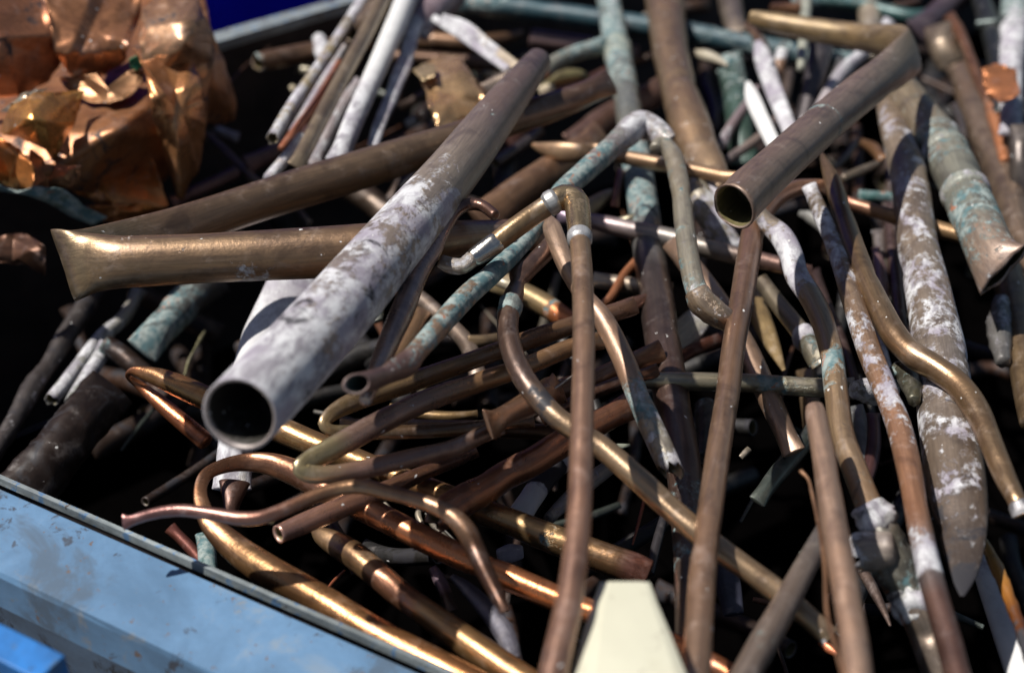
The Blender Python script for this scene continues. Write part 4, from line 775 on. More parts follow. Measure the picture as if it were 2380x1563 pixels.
pipe('rusty_fitting', "small dark ribbed fitting with a ragged mouth near the S-shaped pipe", [(2070, 870, 12), (2095, 860, 24), (2118, 895, 24), (2125, 930, 16)], (0.14, 0.14, 0.10), [(0, (.25, .1, .1)), (1, (.1, .1, .1))], bumpy=.2, lo=L-.02, cat='fitting')
pc = pipe('collared_tube', "short olive-grey tube with a round mouth and a turquoise ringed lower end", [(1766, 649, 19), (1800, 695, 20), (1850, 757, 22), (1878, 795, 24), (1910, 845, 22)], (0.33, 0.28, 0.20), [(0, (0, .05, 0)), (.5, (0, .1, 0)), (.75, (.3, 0, 0)), (1, (.2, .1, .1))], ends='oc', lo=L, spk=1.5, cut=.7, inner=(0.03, 0.03, 0.025))
collar(pc, .66, .74, 'solder_ring', 1.22, (0.5, 0.52, 0.5), (.25, .4, 0), (.1, .7, 0), bumpy=.2)
collar(pc, .78, .97, 'sleeve', 1.15, (0.12, 0.11, 0.08), (.2, 0, .1), (.5, .5, 0))

# lower-left copper group
pipe('white_crushed_pipe', "crushed white pipe under the mottled pipe, ragged at the top, standing down to the loop", [(690, 640, 62, .5), (662, 720, 68, .6), (618, 820, 62, .8), (575, 920, 48), (552, 1000, 42), (545, 1060, 41), (542, 1135, 37)], (0.72, 0.72, 0.72), [(0, (.1, .5, .1)), (.1, (0, .9, 0)), (.6, (0, 1, 0)), (.85, (0, .5, 0)), (1, (0, .42, 0))], ends='oc', ragged=.02, met=0, rough=.65, lo=L-.01, amp=.12, tilt=None)
pipe('brown_stub', "tapered brown end hanging below the white crushed pipe inside the loop", [(545, 1120, 30), (540, 1160, 22), (534, 1200, 12)], (0.15, 0.08, 0.06), lo=L-.04)
pipe('golden_pipe', "short golden pipe end beside the upper copper hairpins", [(905, 948, 10), (960, 960, 12), (1040, 968, 13), (1110, 962, 8)], (0.42, 0.28, 0.13), lo=L-.03)
pipe('hairpin_lower_leg', "dark golden pipe lying beneath the two long hairpin pipes", [(790, 990, 17), (900, 992, 20), (1020, 995, 21), (1160, 998, 20), (1300, 1005, 18)], (0.17, 0.095, 0.05), lo=L-.02, rough=.3)
pipe('copper_pipe', "thick copper pipe from under the long elbow pipe towards the dark upright pipe", [(1135, 1000, 24), (1180, 965, 28), (1235, 938, 32), (1300, 912, 32), (1381, 885, 28), (1483, 838, 25), (1540, 815, 24)], (0.34, 0.18, 0.10), lo=L, rough=.3)
pipe('copper_pipe', "straight dark copper pipe crossing below the thick one towards the dark upright", [(1260, 975, 14), (1350, 925, 15), (1450, 885, 16), (1530, 860, 14)], (0.18, 0.09, 0.055), lo=L, rough=.3)
pipe('copper_pipe', "shiny reddish pipe with a pointed end beside the dark upright pipe", [(1330, 770, 20), (1400, 738, 22), (1470, 708, 18), (1505, 690, 8)], (0.38, 0.21, 0.15), lo=L, rough=.25)
G4 = pipe('copper_hairpin_pipe', "long copper pipe with a beak-like left fold, running to the cream piece's top", [(478, 1025, 22, .8), (430, 985, 21, .8), (375, 938, 18, .7), (325, 895, 11, .5), (296, 872, 6, .4), (305, 862, 8, .4), (340, 868, 17, .6), (400, 889, 26), (478, 924, 29), (600, 975, 30), (724, 1030, 31), (830, 1072, 30), (912, 1105, 29), (1040, 1155, 30), (1176, 1208, 32), (1278, 1249, 34), (1381, 1287, 36), (1460, 1316, 36), (1505, 1335, 30)],
     [(0, (0.50, 0.20, 0.09)), (.16, (0.55, 0.23, 0.09)), (.19, (0.5, 0.3, 0.13)), (.3, (0.46, 0.29, 0.12)), (.42, (0.58, 0.40, 0.17)), (.7, (0.55, 0.36, 0.16)), (.8, (0.55, 0.42, 0.2)), (.95, (0.42, 0.28, 0.14)), (.97, (0.4, 0.2, 0.14)), (1, (0.4, 0.2, 0.14))], [(0, (0, 0, 0)), (.8, (0, .0, 0)), (.84, (.2, .1, 0)), (.9, (0, 0, 0)), (1, (0, 0, 0))], met=.9, rough=.27, spk=.4, lo=L-.02,
     zs=[-.035, -.03, -.025, -.018, -.008, -.002, 0, 0, 0, 0, 0, 0, 0, 0, 0, 0, 0, 0, 0])
G9 = pipe('golden_pipe', "golden-brown pipe with a pinched upper end running to the bottom edge", [(728, 1228, 8, .5), (745, 1242, 20, .6), (790, 1268, 30, .75), (827, 1292, 32), (878, 1335, 32), (940, 1388, 31), (1014, 1440, 33), (1083, 1490, 36), (1170, 1550, 38), (1260, 1610, 38)], [(0, (0.48, 0.36, 0.19)), (.25, (0.46, 0.33, 0.17)), (.3, (0.30, 0.17, 0.10)), (.45, (0.32, 0.18, 0.1)), (.5, (0.45, 0.31, 0.14)), (1, (0.44, 0.28, 0.11))], met=.85, rough=.3, lo=L, spk=.6)
G5 = pipe('copper_loop_pipe', "copper pipe bent back in a flat loop beside the blue rim, both legs running right", [(1760, 1600, 26), (1568, 1500, 28), (1400, 1432, 29), (1295, 1390, 30), (1168, 1335, 31), (1083, 1298, 31), (997, 1257, 31), (912, 1214, 31), (840, 1178, 31), (776, 1146, 32, .9), (724, 1118, 32, .8), (673, 1093, 30, .65), (622, 1077, 26, .5), (570, 1074, 21, .4), (515, 1084, 17, .35), (477, 1105, 15, .35), (466, 1140, 16, .35), (474, 1185, 20, .4), (494, 1222, 26, .5), (535, 1263, 32, .65), (600, 1312, 37, .85), (680, 1358, 38), (760, 1404, 38), (850, 1460, 39), (946, 1512, 40), (1060, 1570, 40), (1160, 1625, 40)],
     [(0, (0.55, 0.24, 0.1)), (.3, (0.56, 0.26, 0.11)), (.42, (0.42, 0.23, 0.13)), (.6, (0.36, 0.21, 0.12)), (.72, (0.44, 0.29, 0.13)), (1, (0.50, 0.26, 0.10))], met=.9, rough=.27, spk=.3, lo=L+.0, zs=[0]*14+[.004, .006, .004, 0, -.005, -.01, -.012, -.012, -.01, -.01, -.01, -.01, -.01])
G7 = pipe('open_copper_pipe', "pinkish copper pipe with an open lower left mouth under the wavy pipe", [(646, 1241, 22), (707, 1215, 25), (776, 1186, 25), (820, 1168, 25), (900, 1138, 23), (980, 1100, 18), (1060, 1070, 14), (1110, 1050, 10)], [(0, (0.58, 0.36, 0.30)), (.35, (0.45, 0.24, 0.16)), (.6, (0.25, 0.13, 0.08)), (1, (0.25, 0.13, 0.08))], ends='oc', met=.7, rough=.26, lo=L+.01)
G8 = pipe('flared_copper_pipe', "thick copper pipe ending in a flared torn mouth below the wavy pipe's crest", [(1010, 1205, 34, .7), (1040, 1186, 38, .8), (1080, 1160, 38), (1125, 1136, 37), (1185, 1100, 36), (1240, 1070, 35), (1312, 1026, 33), (1398, 978, 30), (1475, 938, 28)], (0.44, 0.235, 0.13), ends='oc', ragged=.012, met=.85, rough=.28, lo=L+.02)
G1 = pipe('copper_hairpin_pipe', "upper long hairpin pipe, pinched just below the small cut tube mouth", [(1240, 975, 15), (1050, 998, 16), (900, 1004, 17), (810, 1003, 16, .7), (765, 998, 14, .5), (752, 985, 14, .4), (768, 963, 18, .5), (810, 938, 23, .8), (870, 916, 24), (946, 890, 24), (1083, 842, 22), (1185, 805, 22), (1244, 784, 23), (1330, 756, 22), (1440, 722, 22), (1478, 708, 18)], [(0, (0.18, 0.1, 0.05)), (.25, (0.2, 0.12, 0.06)), (.33, (0.45, 0.36, 0.2)), (.4, (0.42, 0.3, 0.15)), (.7, (0.42, 0.25, 0.12)), (1, (0.3, 0.16, 0.1))], met=.7, rough=.27, lo=L+.05, zs=[-.02, -.02, -.018, -.012, -.006, -.002]+[0]*10, spk=1.2)
G2 = pipe('copper_hairpin_pipe', "lower long hairpin pipe with an olive pinched bend over the copper loop", [(1165, 990, 18), (1117, 1012, 20), (1049, 1043, 21), (946, 1066, 22), (844, 1090, 23), (770, 1102, 22, .8), (715, 1100, 22, .5), (697, 1088, 20, .45), (725, 1066, 25, .6), (775, 1040, 28, .85), (878, 984, 28), (980, 934, 27), (1117, 886, 24), (1219, 852, 22), (1330, 806, 21), (1400, 790, 18)], [(0, (0.33, 0.2, 0.13)), (.28, (0.42, 0.27, 0.22)), (.38, (0.36, 0.31, 0.17)), (.46, (0.36, 0.3, 0.17)), (.5, (0.38, 0.25, 0.2)), (.65, (0.36, 0.24, 0.18)), (.75, (0.4, 0.24, 0.12)), (1, (0.34, 0.2, 0.1))], met=.65, rough=.27, lo=L+.07, zs=[-.012]*5+[-.008, -.004, 0]+[0]*8, spk=1.2)
G3 = pipe('flared_end_pipe', "golden pipe end hammered into a fan shape above the lower hairpin", [(1134, 986, 38, .15), (1150, 980, 30, .35), (1175, 965, 25, .8), (1215, 945, 30), (1260, 920, 33), (1300, 900, 33)], (0.46, 0.31, 0.19), met=.9, rough=.28, lo=L+.04)
pipe('thin_white_wire', "thin pale wire lying between the hairpin pipes and the kinked pipe", [(1270, 915, 2.5), (1300, 895, 3), (1335, 870, 2.5)], (0.7, 0.7, 0.65), lo=L+.05, cat='wire')
G6 = pipe('wavy_thin_pipe', "thin wavy copper pipe with a squashed flared left tip near the blue rim", [(287, 1212, 20, .3), (300, 1210, 14, .5), (330, 1200, 13), (375, 1189, 14), (426, 1185, 15), (495, 1194, 16), (560, 1204, 17), (605, 1202, 17), (648, 1188, 17), (700, 1166, 17), (759, 1143, 17), (800, 1133, 17), (837, 1130, 18), (912, 1146, 18), (997, 1170, 19), (1049, 1197, 22), (1083, 1232, 25), (1105, 1275, 24), (1125, 1320, 22), (1150, 1370, 19), (1175, 1420, 12)], [(0, (0.34, 0.2, 0.19)), (.35, (0.34, 0.20, 0.14)), (.5, (0.42, 0.29, 0.16)), (.7, (0.42, 0.29, 0.18)), (.78, (0.34, 0.23, 0.13)), (.84, (0.12, 0.07, 0.04)), (1, (0.09, 0.05, 0.03))], met=.85, rough=.3, lo=L+.06, zs=[0]*15+[-.002, -.008, -.016, -.02, -.022, -.024])

# central pipes
B1 = pipe('folded_pipe', "thick brown pipe folded double, its flattened bend a bright vertical edge at the left", [(1420, 190, 26), (1320, 235, 32), (1200, 275, 36), (1050, 327, 40), (850, 391, 46), (700, 437, 47, .95), (571, 478, 47, .85), (420, 530, 52, .5), (300, 570, 62, .28), (200, 605, 76, .12), (150, 616, 88, .05), (172, 616, 82, .2), (215, 611, 70, .5), (270, 609, 62, .8), (340, 606, 60, .95), (450, 601, 58), (600, 594, 59), (760, 585, 60), (900, 572, 56), (1040, 556, 44), (1150, 548, 38), (1260, 540, 34)],
     [(0, (0.24, 0.14, 0.10)), (.2, (0.32, 0.22, 0.14)), (.45, (0.32, 0.21, 0.13)), (.52, (0.36, 0.28, 0.16)), (.6, (0.36, 0.24, 0.14)), (.85, (0.34, 0.22, 0.13)), (1, (0.26, 0.15, 0.11))], [(0, (0, 0, .05)), (.5, (0, .02, 0)), (.6, (0, .16, 0)), (.72, (.02, .23, 0)), (.8, (0, .12, 0)), (1, (0, 0, 0))], wang=70, met=.8, rough=.34, lo=0.0, spk=.8, amp=.009, tilt=0.0,
     zs=[-.03, -.035, -.038, -.04, -.045, -.045, -.04, -.03, -.022, -.01, 0, .006, .008, .01, .01, .01, .01, .01, .01, 0, -.02, -.03])
B3 = pipe('twisted_copper_pipe', "mauve copper pipe hooked at the top, with a twisted crease beside the mottled pipe", [(1150, 500, 13), (1120, 478, 14), (1085, 476, 16), (1055, 494, 17), (1030, 530, 20, .8), (1005, 575, 25, .7), (972, 630, 26, .8), (940, 710, 27), (912, 775, 26), (885, 840, 24), (865, 890, 20), (850, 930, 16)], [(0, (0.22, 0.12, 0.09)), (.25, (0.3, 0.17, 0.13)), (.4, (0.40, 0.28, 0.26)), (.8, (0.42, 0.30, 0.27)), (1, (0.5, 0.42, 0.38))], met=.8, rough=.26, lo=L+.15, crimp=False)
T4 = pipe('blue_green_bent_pipe', "blue-green corroded pipe from the humped joint at the top down to the small cut mouth", [(1552, 330, 20), (1530, 308, 28), (1488, 290, 34), (1450, 318, 30), (1425, 340, 27), (1360, 398, 26), (1302, 450, 24), (1219, 560, 22), (1140, 640, 24), (1083, 690, 26), (1010, 770, 26), (965, 822, 25), (945, 845, 30, .7), (900, 868, 25), (862, 884, 25), (827, 892, 25)],
     [(0, (0.38, 0.35, 0.35)), (.2, (0.34, 0.33, 0.34)), (.45, (0.25, 0.24, 0.25)), (.5, (0.06, 0.14, 0.2)), (.62, (0.33, 0.23, 0.15)), (.83, (0.36, 0.24, 0.16)), (.86, (0.2, 0.12, 0.1)), (1, (0.16, 0.10, 0.09))],
     [(0, (.2, .3, 0)), (.12, (.15, .42, .05)), (.25, (.38, .15, 0)), (.4, (.32, .1, 0)), (.5, (.4, 0, .1)), (.62, (.36, 0, 0)), (.8, (.28, 0, 0)), (.86, (.2, .1, 0)), (.93, (.18, .05, .1)), (1, (0, .05, 0))], ends='co', met=.5, rough=.45, lo=L+.05, spk=1, cut=.9, zs=[0]*13+[.004, .012, .018], inner=(0.02, 0.035, 0.03))
B5 = pipe('kinked_pipe', "long brown pipe kinked at a buckled elbow, sweeping from the centre to the lower right", [(1300, 550, 22), (1262, 590, 23), (1227, 622, 24), (1207, 640, 26, .7), (1203, 655, 17, .8), (1198, 675, 22, .8), (1186, 710, 25), (1180, 766, 25), (1190, 815, 26), (1210, 865, 27), (1236, 905, 27), (1289, 965, 26), (1345, 1005, 26), (1394, 1036, 27), (1483, 1112, 29), (1585, 1207, 30), (1654, 1262, 29), (1722, 1312, 28), (1807, 1375, 29), (1870, 1425, 27), (1930, 1480, 22)],
     [(0, (0.2, 0.13, 0.11)), (.1, (0.26, 0.16, 0.12)), (.16, (0.30, 0.2, 0.15)), (.2, (0.18, 0.11, 0.08)), (.3, (0.15, 0.10, 0.08)), (.4, (0.36, 0.25, 0.15)), (.55, (0.40, 0.28, 0.17)), (1, (0.42, 0.30, 0.18))], [(0, (0, .12, 0)), (.12, (0, .1, 0)), (.15, (.25, .3, 0)), (.2, (.1, .05, 0)), (.28, (0, .1, .18)), (.36, (.1, .1, .2)), (.42, (0, .1, 0)), (.6, (.02, .1, 0)), (.95, (0, .1, 0)), (1, (.1, .3, 0))], lo=L+.03, met=.75, rough=.33, spk=.8)
collar(B5, .148, .168, 'solder_ring', 1.12, (0.3, 0.33, 0.3), (.3, .2, 0), (.3, .5, 0), bumpy=.12)
B6 = pipe('split_end_pipe', "brown pipe from the elbow joint down right, lower half greenish with a broken end", [(1276, 500, 5, .5), (1280, 520, 20, .5), (1292, 555, 23, .8), (1320, 625, 21), (1360, 690, 22), (1401, 740, 25), (1449, 835, 27), (1466, 878, 27), (1503, 965, 28), (1535, 1035, 29), (1558, 1088, 28)], [(0, (0.44, 0.31, 0.22)), (.4, (0.40, 0.26, 0.18)), (.65, (0.38, 0.24, 0.16)), (.75, (0.34, 0.31, 0.26)), (1, (0.36, 0.33, 0.26))], [(0, (0, .05, 0)), (.6, (0, .08, 0)), (.7, (.28, .25, 0)), (.85, (.25, .28, 0)), (1, (.15, .35, .05))], ends='co', ragged=.012, lo=L+.06, met=.55, rough=.38, spk=1)
B9 = pipe('grey_green_pipe', "hooked grey-green pipe with a knobbly copper fitting at its lower tip", [(1524, 345, 15), (1530, 334, 17), (1546, 334, 19), (1562, 358, 22), (1582, 440, 23), (1592, 530, 24), (1604, 612, 25), (1616, 665, 26), (1630, 698, 28)], (0.32, 0.30, 0.24), [(0, (.22, .15, 0)), (.3, (.16, .12, 0)), (.7, (.2, .2, 0)), (1, (.25, .25, 0))], lo=L+.09, met=.35, rough=.5, spk=1.5, tilt=None, crimp=False)
attach(B9, 'elbow_fitting', [(1620, 680, 29), (1632, 700, 33), (1648, 716, 32), (1664, 728, 31), (1680, 738, 28, .9), (1692, 745, 24, .7), (1702, 751, 21, .55)], (0.36, 0.26, 0.17), [(0, (.22, .22, 0)), (.5, (.2, .2, 0)), (1, (.05, .2, 0))], (.6, .35, 2.0), 'co', bumpy=.12, ragged=.01)
B10 = pipe('long_brown_pipe', "long brown pipe curving from under the big open pipe down to the bottom edge", [(1921, 435, 15), (1885, 434, 18), (1850, 438, 20), (1810, 456, 22), (1775, 488, 26), (1754, 530, 27, .9), (1740, 600, 28), (1724, 700, 28), (1706, 800, 28), (1691, 919, 28), (1671, 1041, 29), (1650, 1195, 30), (1633, 1331, 32), (1622, 1502, 34), (1610, 1640, 36)], [(0, (0.40, 0.22, 0.14)), (.18, (0.35, 0.2, 0.13)), (.4, (0.38, 0.24, 0.155)), (1, (0.42, 0.27, 0.18))], [(0, (0, .05, 0)), (1, (0, .06, 0))], lo=L+.08, spk=1.6, met=.7, rough=.33)
B14 = pipe('white_flaked_bent_pipe', "bent pipe with thick white flakes near its top bend, ending in the lower tee fitting", [(1760, 490, 18), (1780, 515, 22), (1815, 548, 27), (1838, 590, 27), (1852, 640, 27), (1885, 690, 27), (1912, 745, 27), (1932, 817, 27), (1944, 919, 28), (1958, 1010, 29), (1985, 1085, 30), (2014, 1160, 31), (2030, 1200, 34)],
     [(0, (0.3, 0.27, 0.22)), (.3, (0.36, 0.27, 0.17)), (.5, (0.38, 0.26, 0.15)), (1, (0.34, 0.24, 0.15))], [(0, (.1, .15, .2)), (.12, (.1, .5, 0)), (.28, (.05, .42, 0)), (.34, (0, .2, 0)), (.45, (0, .15, 0)), (.52, (.34, .2, 0)), (.6, (.25, .1, 0)), (.68, (.05, 0, 0)), (.9, (.15, 0, .1)), (1, (.2, .1, .1))], lo=L+.06, met=.55, rough=.38, spk=1, crimp=False)
attach(B14, 'lime_collar', [(2020, 1180, 36), (2034, 1205, 42), (2048, 1222, 40)], (0.6, 0.6, 0.57), [(0, (0, .42, .1)), (.5, (0, .5, 0)), (1, (.1, .3, .15))], (.1, .7, 0), bumpy=.34)
attach(B14, 'tee_fitting', [(2040, 1212, 36), (2052, 1245, 42), (2070, 1290, 48), (2088, 1335, 47), (2104, 1365, 42), (2120, 1390, 44)], (0.13, 0.12, 0.095), [(0, (.1, .05, .1)), (.3, (.2, .05, .1)), (1, (.25, .15, 0))], (.5, .45, .5), bumpy=.18)
attach(B14, 'side_branch', [(2066, 1275, 40), (2035, 1278, 44), (2005, 1283, 44), (1990, 1288, 42)], (0.30, 0.25, 0.21), [(0, (.1, .1, .1)), (.6, (.1, .3, 0)), (1, (.05, .42, 0))], (.3, .6, .5), 'co', bumpy=.16, ragged=.018, dz=.012)
attach(B14, 'lime_collar', [(2112, 1372, 46), (2124, 1398, 50), (2138, 1425, 46)], (0.6, 0.6, 0.57), [(0, (0, .3, .2)), (.5, (0, .5, 0)), (1, (0, .36, .1))], (.1, .7, 0), bumpy=.30)
attach(B14, 'lower_pipe', [(2124, 1395, 42), (2150, 1455, 42), (2180, 1530, 44), (2220, 1640, 46)], (0.26, 0.20, 0.15), [(0, (.2, .2, .2)), (.4, (0, .1, .05)), (1, (0, .1, 0))], (.7, .35, .5))
B15 = pipe('white_flaked_pipe', "straight slender pipe half covered in white flakes, left of the S-shaped pipe", [(1880, 430, 15), (1905, 490, 19), (1932, 550, 21), (1960, 625, 23), (1987, 715, 26), (2021, 817, 28), (2055, 900, 28), (2089, 990, 29), (2110, 1075, 29), (2127, 1166, 28), (2151, 1290, 30), (2180, 1400, 30), (2215, 1520, 32), (2245, 1640, 34)],
     [(0, (0.3, 0.26, 0.2)), (.3, (0.36, 0.24, 0.16)), (.5, (0.42, 0.23, 0.14)), (.64, (0.45, 0.23, 0.13)), (.74, (0.22, 0.2, 0.2)), (.8, (0.19, 0.11, 0.09)), (1, (0.17, 0.09, 0.07))], [(0, (.1, .38, 0)), (.15, (.1, .36, 0)), (.25, (0, .28, 0)), (.34, (0, .34, 0)), (.45, (.05, .38, 0)), (.52, (.05, .28, 0)), (.56, (0, .12, 0)), (.63, (0, .05, 0)), (.68, (.05, .36, 0)), (.745, (0, .55, 0)), (.765, (0, .1, .1)), (1, (0, 0, .1))], lo=L+.06, met=.6, rough=.36)
B16 = pipe('s_shaped_pipe', "smooth brown S-shaped pipe with a needle-sharp top end", [(1908, 353, 3), (1920, 385, 12), (1936, 425, 20), (1960, 500, 23), (1985, 575, 25), (2014, 650, 27), (2048, 722, 29), (2080, 780, 31), (2123, 824, 32), (2175, 855, 31), (2228, 895, 31), (2268, 950, 31), (2300, 1020, 28), (2335, 1105, 26), (2362, 1160, 22), (2378, 1195, 19)], (0.37, 0.25, 0.145), [(0, (0, .05, 0)), (.3, (0, .1, 0)), (1, (0, .05, 0))], lo=L+.07, met=.8, rough=.3, spk=.5)
collar(B16, .975, .999, 'end_cap', 1.15, (0.2, 0.2, 0.21), (0, 0, .1), (.55, .45, 0))
T8 = pipe('crushed_end_pipe', "thick green-stained pipe with collars, its lower right end crushed into a slit", [(2070, 150, 30), (2090, 200, 42), (2128, 258, 45), (2174, 315, 48), (2222, 400, 52), (2262, 490, 55), (2296, 570, 57, .9), (2318, 612, 66, .55), (2334, 630, 78, .22)],
     [(0, (0.30, 0.24, 0.16)), (.3, (0.30, 0.25, 0.18)), (.5, (0.30, 0.30, 0.25)), (.75, (0.28, 0.30, 0.26)), (.9, (0.36, 0.28, 0.22)), (1, (0.37, 0.27, 0.22))], [(0, (.1, .1, 0)), (.3, (.15, .22, 0)), (.45, (.3, .15, 0)), (.6, (.1, .15, 0)), (.72, (.34, .15, 0)), (.85, (.28, .12, 0)), (.95, (.18, .24, 0)), (1, (.1, .24, .05))], ends='co', ragged=.006, wang=-62, lo=L+.06, met=.4, rough=.42, spk=.6)
for a_, b_, s2 in ((.36, .385, 1.07), (.43, .455, 1.08), (.62, .65, 1.06)):
    collar(T8, a_, b_, 'solder_ring', s2, (0.33, 0.34, 0.29), (.2, .3, 0), (.3, .5, 0), bumpy=.03)

# pipes over the crossings
T7 = pipe('big_open_pipe', "large brown pipe folded sharply at the top right, its wide round mouth facing the viewer", [(1745, 40, 16, .6), (1775, 46, 22), (1885, 68, 27), (2000, 86, 32), (2070, 96, 40, .7), (2122, 112, 50, .2), (2100, 140, 50, .35), (2050, 178, 46, .7), (2000, 215, 46, .95), (1930, 274, 47), (1850, 345, 49), (1780, 408, 52), (1732, 453, 56), (1706, 480, 58)],
     [(0, (0.36, 0.26, 0.13)), (.35, (0.38, 0.28, 0.15)), (.42, (0.36, 0.28, 0.2)), (.6, (0.33, 0.25, 0.21)), (1, (0.32, 0.225, 0.17))], [(0, (0, .1, 0)), (.3, (.05, .05, 0)), (.6, (0, .1, 0)), (.69, (.0, .0, 0)), (.705, (.33, 0, 0)), (.72, (0, 0, 0)), (.9, (0, .1, 0)), (.97, (0, .2, 0)), (1, (0, .26, 0))], ends='co', wang=70, met=.55, rough=.42, spk=1.0, lo=L+.08, zs=[-.05, -.05, -.045, -.035, -.02, -.005, .005, .015, .02, .03, .045, .06, .07, .075], amp=.03, cut=.6, tilt=0.0)
B4 = pipe('elbow_pipe', "long straight copper-brown pipe with a soldered elbow at its top, reaching the bottom edge", [(1024, 606, 16, .5), (1045, 616, 19, .7), (1075, 618, 19), (1100, 600, 20), (1150, 566, 24), (1205, 524, 25), (1262, 484, 25), (1290, 466, 25), (1318, 458, 27), (1338, 470, 27), (1344, 500, 25), (1348, 560, 24), (1354, 650, 25), (1357, 783, 26), (1355, 919, 27), (1352, 1024, 28), (1348, 1160, 29), (1338, 1290, 31), (1326, 1385, 33, .95), (1300, 1500, 34), (1275, 1620, 36)],
     [(0, (0.4, 0.38, 0.35)), (.07, (0.42, 0.38, 0.33)), (.1, (0.36, 0.24, 0.12)), (.25, (0.42, 0.31, 0.18)), (.3, (0.42, 0.28, 0.17)), (.5, (0.40, 0.245, 0.165)), (.7, (0.44, 0.25, 0.17)), (1, (0.46, 0.27, 0.19))], [(0, (.15, .3, 0)), (.06, (.1, .3, 0)), (.1, (0, 0, 0)), (.3, (0, .05, 0)), (.75, (0, .05, 0)), (.8, (0, .16, 0)), (1, (0, .1, 0))], ends='oc', lo=L+.12, met=.7, rough=.3, spk=.9,
     zs=[-.03, -.03, -.028, -.026, -.02, -.012, -.005, 0, 0, 0, 0, 0, 0, 0, 0, 0, 0, 0, 0, 0, 0])
collar(B4, .205, .295, 'elbow_fitting', 1.12, (0.44, 0.31, 0.17), (0, .05, 0), (.85, .25, .4), bulge=.05)
collar(B4, .197, .207, 'solder_ring', 1.2, (0.5, 0.5, 0.48), (.05, 0, 0), (.55, .45, 0))
collar(B4, .292, .302, 'solder_ring', 1.22, (0.5, 0.5, 0.5), (.05, 0, 0), (.55, .45, 0))
collar(B4, .055, .098, 'ferrule', 1.12, (0.5, 0.5, 0.47), (.05, .12, 0), (.95, .22, 0), bumpy=.08)
B20 = pipe('grey_pipe', "grey-brown pipe slanting down left, under the bright copper pipe and over the kinked one", [(1935, 1195, 22), (1919, 1230, 24), (1867, 1325, 28), (1816, 1420, 32), (1768, 1505, 35), (1715, 1610, 37)], [(0, (0.27, 0.26, 0.25)), (.5, (0.24, 0.19, 0.16)), (1, (0.25, 0.2, 0.17))], [(0, (.1, .15, 0)), (.6, (.05, .1, 0)), (.8, (.22, .1, 0)), (1, (.1, .1, 0))], lo=L+.06, met=.55, rough=.42)
B18 = pipe('bright_copper_pipe', "bright pinkish copper pipe with a rounded pinched top end, running off the bottom edge", [(1893, 945, 20, .7), (1896, 962, 24, .9), (1903, 1000, 25), (1915, 1064, 27), (1936, 1201, 30), (1960, 1337, 32), (1983, 1473, 34), (2002, 1640, 36)], (0.62, 0.42, 0.31), [(0, (0, .1, 0)), (1, (0, .05, 0))], lo=L+.12, met=.78, rough=.4)
pipe('copper_wire', "long thin copper ribbon running down along the bright copper pipe", [(1862, 1095, 6), (1878, 1112, 4), (1888, 1149, 4.5), (1899, 1200, 4.5), (1908, 1250, 5), (1917, 1320, 5), (1922, 1422, 5), (1938, 1490, 5), (1960, 1570, 5)], (0.42, 0.24, 0.14), lo=L+.1, cat='wire', seg=10)
plas = simple("cream_plastic", (0.60, 0.575, 0.44), 0.42, scale=5, var=(0.93, 1.03), bump=0.06, spots=[(90, 0.62, 0.70, (0.36, 0.33, 0.25)), (16, 0.54, 0.72, (0.50, 0.465, 0.34))])
zc_ = 0.07
secs = [(1446, 1350, 1404, 1498, .35), (1452, 1352, 1396, 1510, .42), (1454, 1400, 1379, 1527, .5), (1458, 1470, 1357, 1556, .5), (1462, 1563, 1334, 1592, .5), (1470, 1800, 1272, 1668, .5)]
V, F = [], []
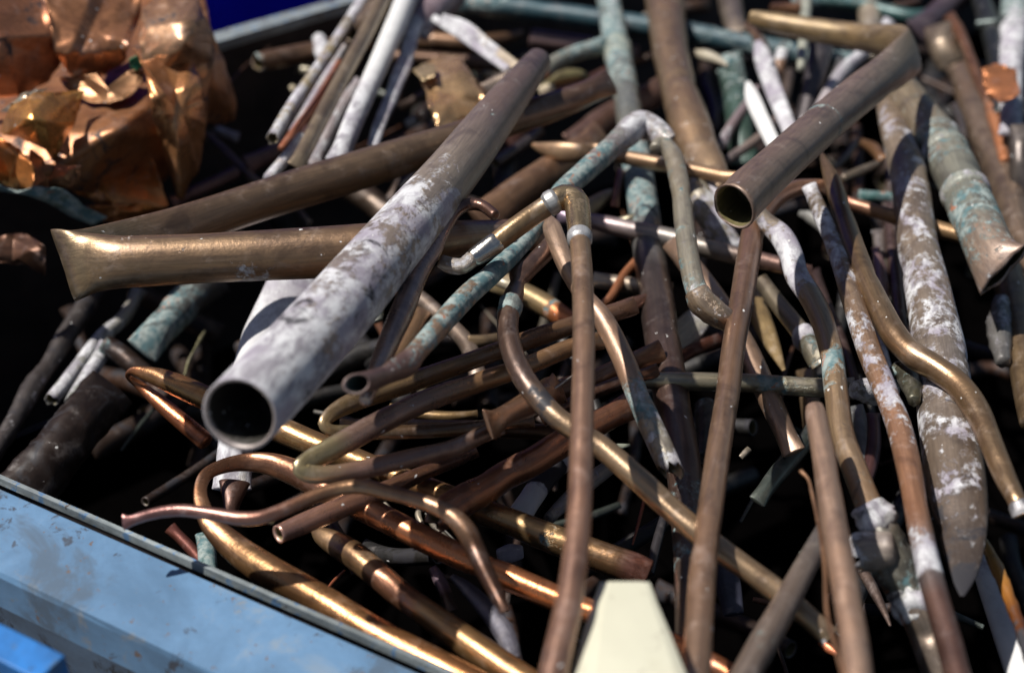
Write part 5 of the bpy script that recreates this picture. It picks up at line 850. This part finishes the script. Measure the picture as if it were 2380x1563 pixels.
for (cx_, cy_, xl, xr, th_) in secs:
    c_ = P(cx_, cy_, zc_); sc_ = depth(cx_, cy_, zc_)/FPX; hw = (xr-xl)/2*sc_; m_ = ((xl+xr)/2-cx_)*sc_
    nrm_ = (CAM-c_); nrm_ = nrm_-nrm_[0]*RIGHT; nrm_ /= np.linalg.norm(nrm_)
    ins = 0.0 if cy_ > 1351 else 0.0035
    for (u_, v_) in ((-1, -1), (-1, .1), (-.62, 1.0), (.80, 1.0), (1, .55), (1, -1)):
        V.append(c_+RIGHT*(m_+u_*(hw-ins))+nrm_*(v_*hw*th_*.5))
for a_ in range(len(secs)-1):
    for b_ in range(6): F.append((a_*6+b_, a_*6+(b_+1) % 6, (a_+1)*6+(b_+1) % 6, (a_+1)*6+b_))
F.append((5, 4, 3, 2, 1, 0)); F.append(tuple((len(secs)-1)*6+q for q in range(6)))
cr_ = link_mesh('cream_plastic_piece', V, F, plas, smooth=True)
bv = cr_.modifiers.new("bevel", 'BEVEL'); bv.width = 0.003; bv.segments = 3; bv.limit_method = 'ANGLE'; bv.angle_limit = math.radians(18)
tag(cr_, "large smooth cream plastic wedge standing at the bottom edge in front of the pipes", "plastic part")
A = pipe('mottled_pipe', "biggest pipe, blotched white and purple with a wide dark mouth, crossing over the folded pipe", [(1252, 140, 30, .9), (1212, 192, 40), (1170, 245, 47), (1110, 325, 56), (1040, 415, 63), (960, 510, 71), (880, 605, 78), (800, 700, 84), (720, 790, 88), (640, 878, 91), (590, 930, 92), (556, 964, 91)],
     [(0, (0.17, 0.13, 0.12)), (.2, (0.22, 0.17, 0.15)), (.35, (0.32, 0.27, 0.22)), (.5, (0.32, 0.27, 0.23)), (1, (0.36, 0.31, 0.30))], [(0, (.08, 0, .1)), (.12, (.16, .05, .05)), (.3, (.05, .16, 0)), (.36, (.03, .26, 0)), (.42, (.05, .40, .05)), (.55, (.05, .40, .10)), (.66, (.03, .38, .14)), (.8, (.03, .46, .09)), (.9, (.03, .46, .10)), (1, (.03, .52, .03))], ends='co', lo=0.02, tilt=None, met=.25, rough=.45, spk=1, amp=.009, crimp=False, zs=[-.05, -.035, -.02, 0, .015, .035, .05, .07, .09, .105, .115, .12], cut=.3, inner=(0.02, 0.017, 0.012))  # black-brown inner tint paints the shade inside the mouth
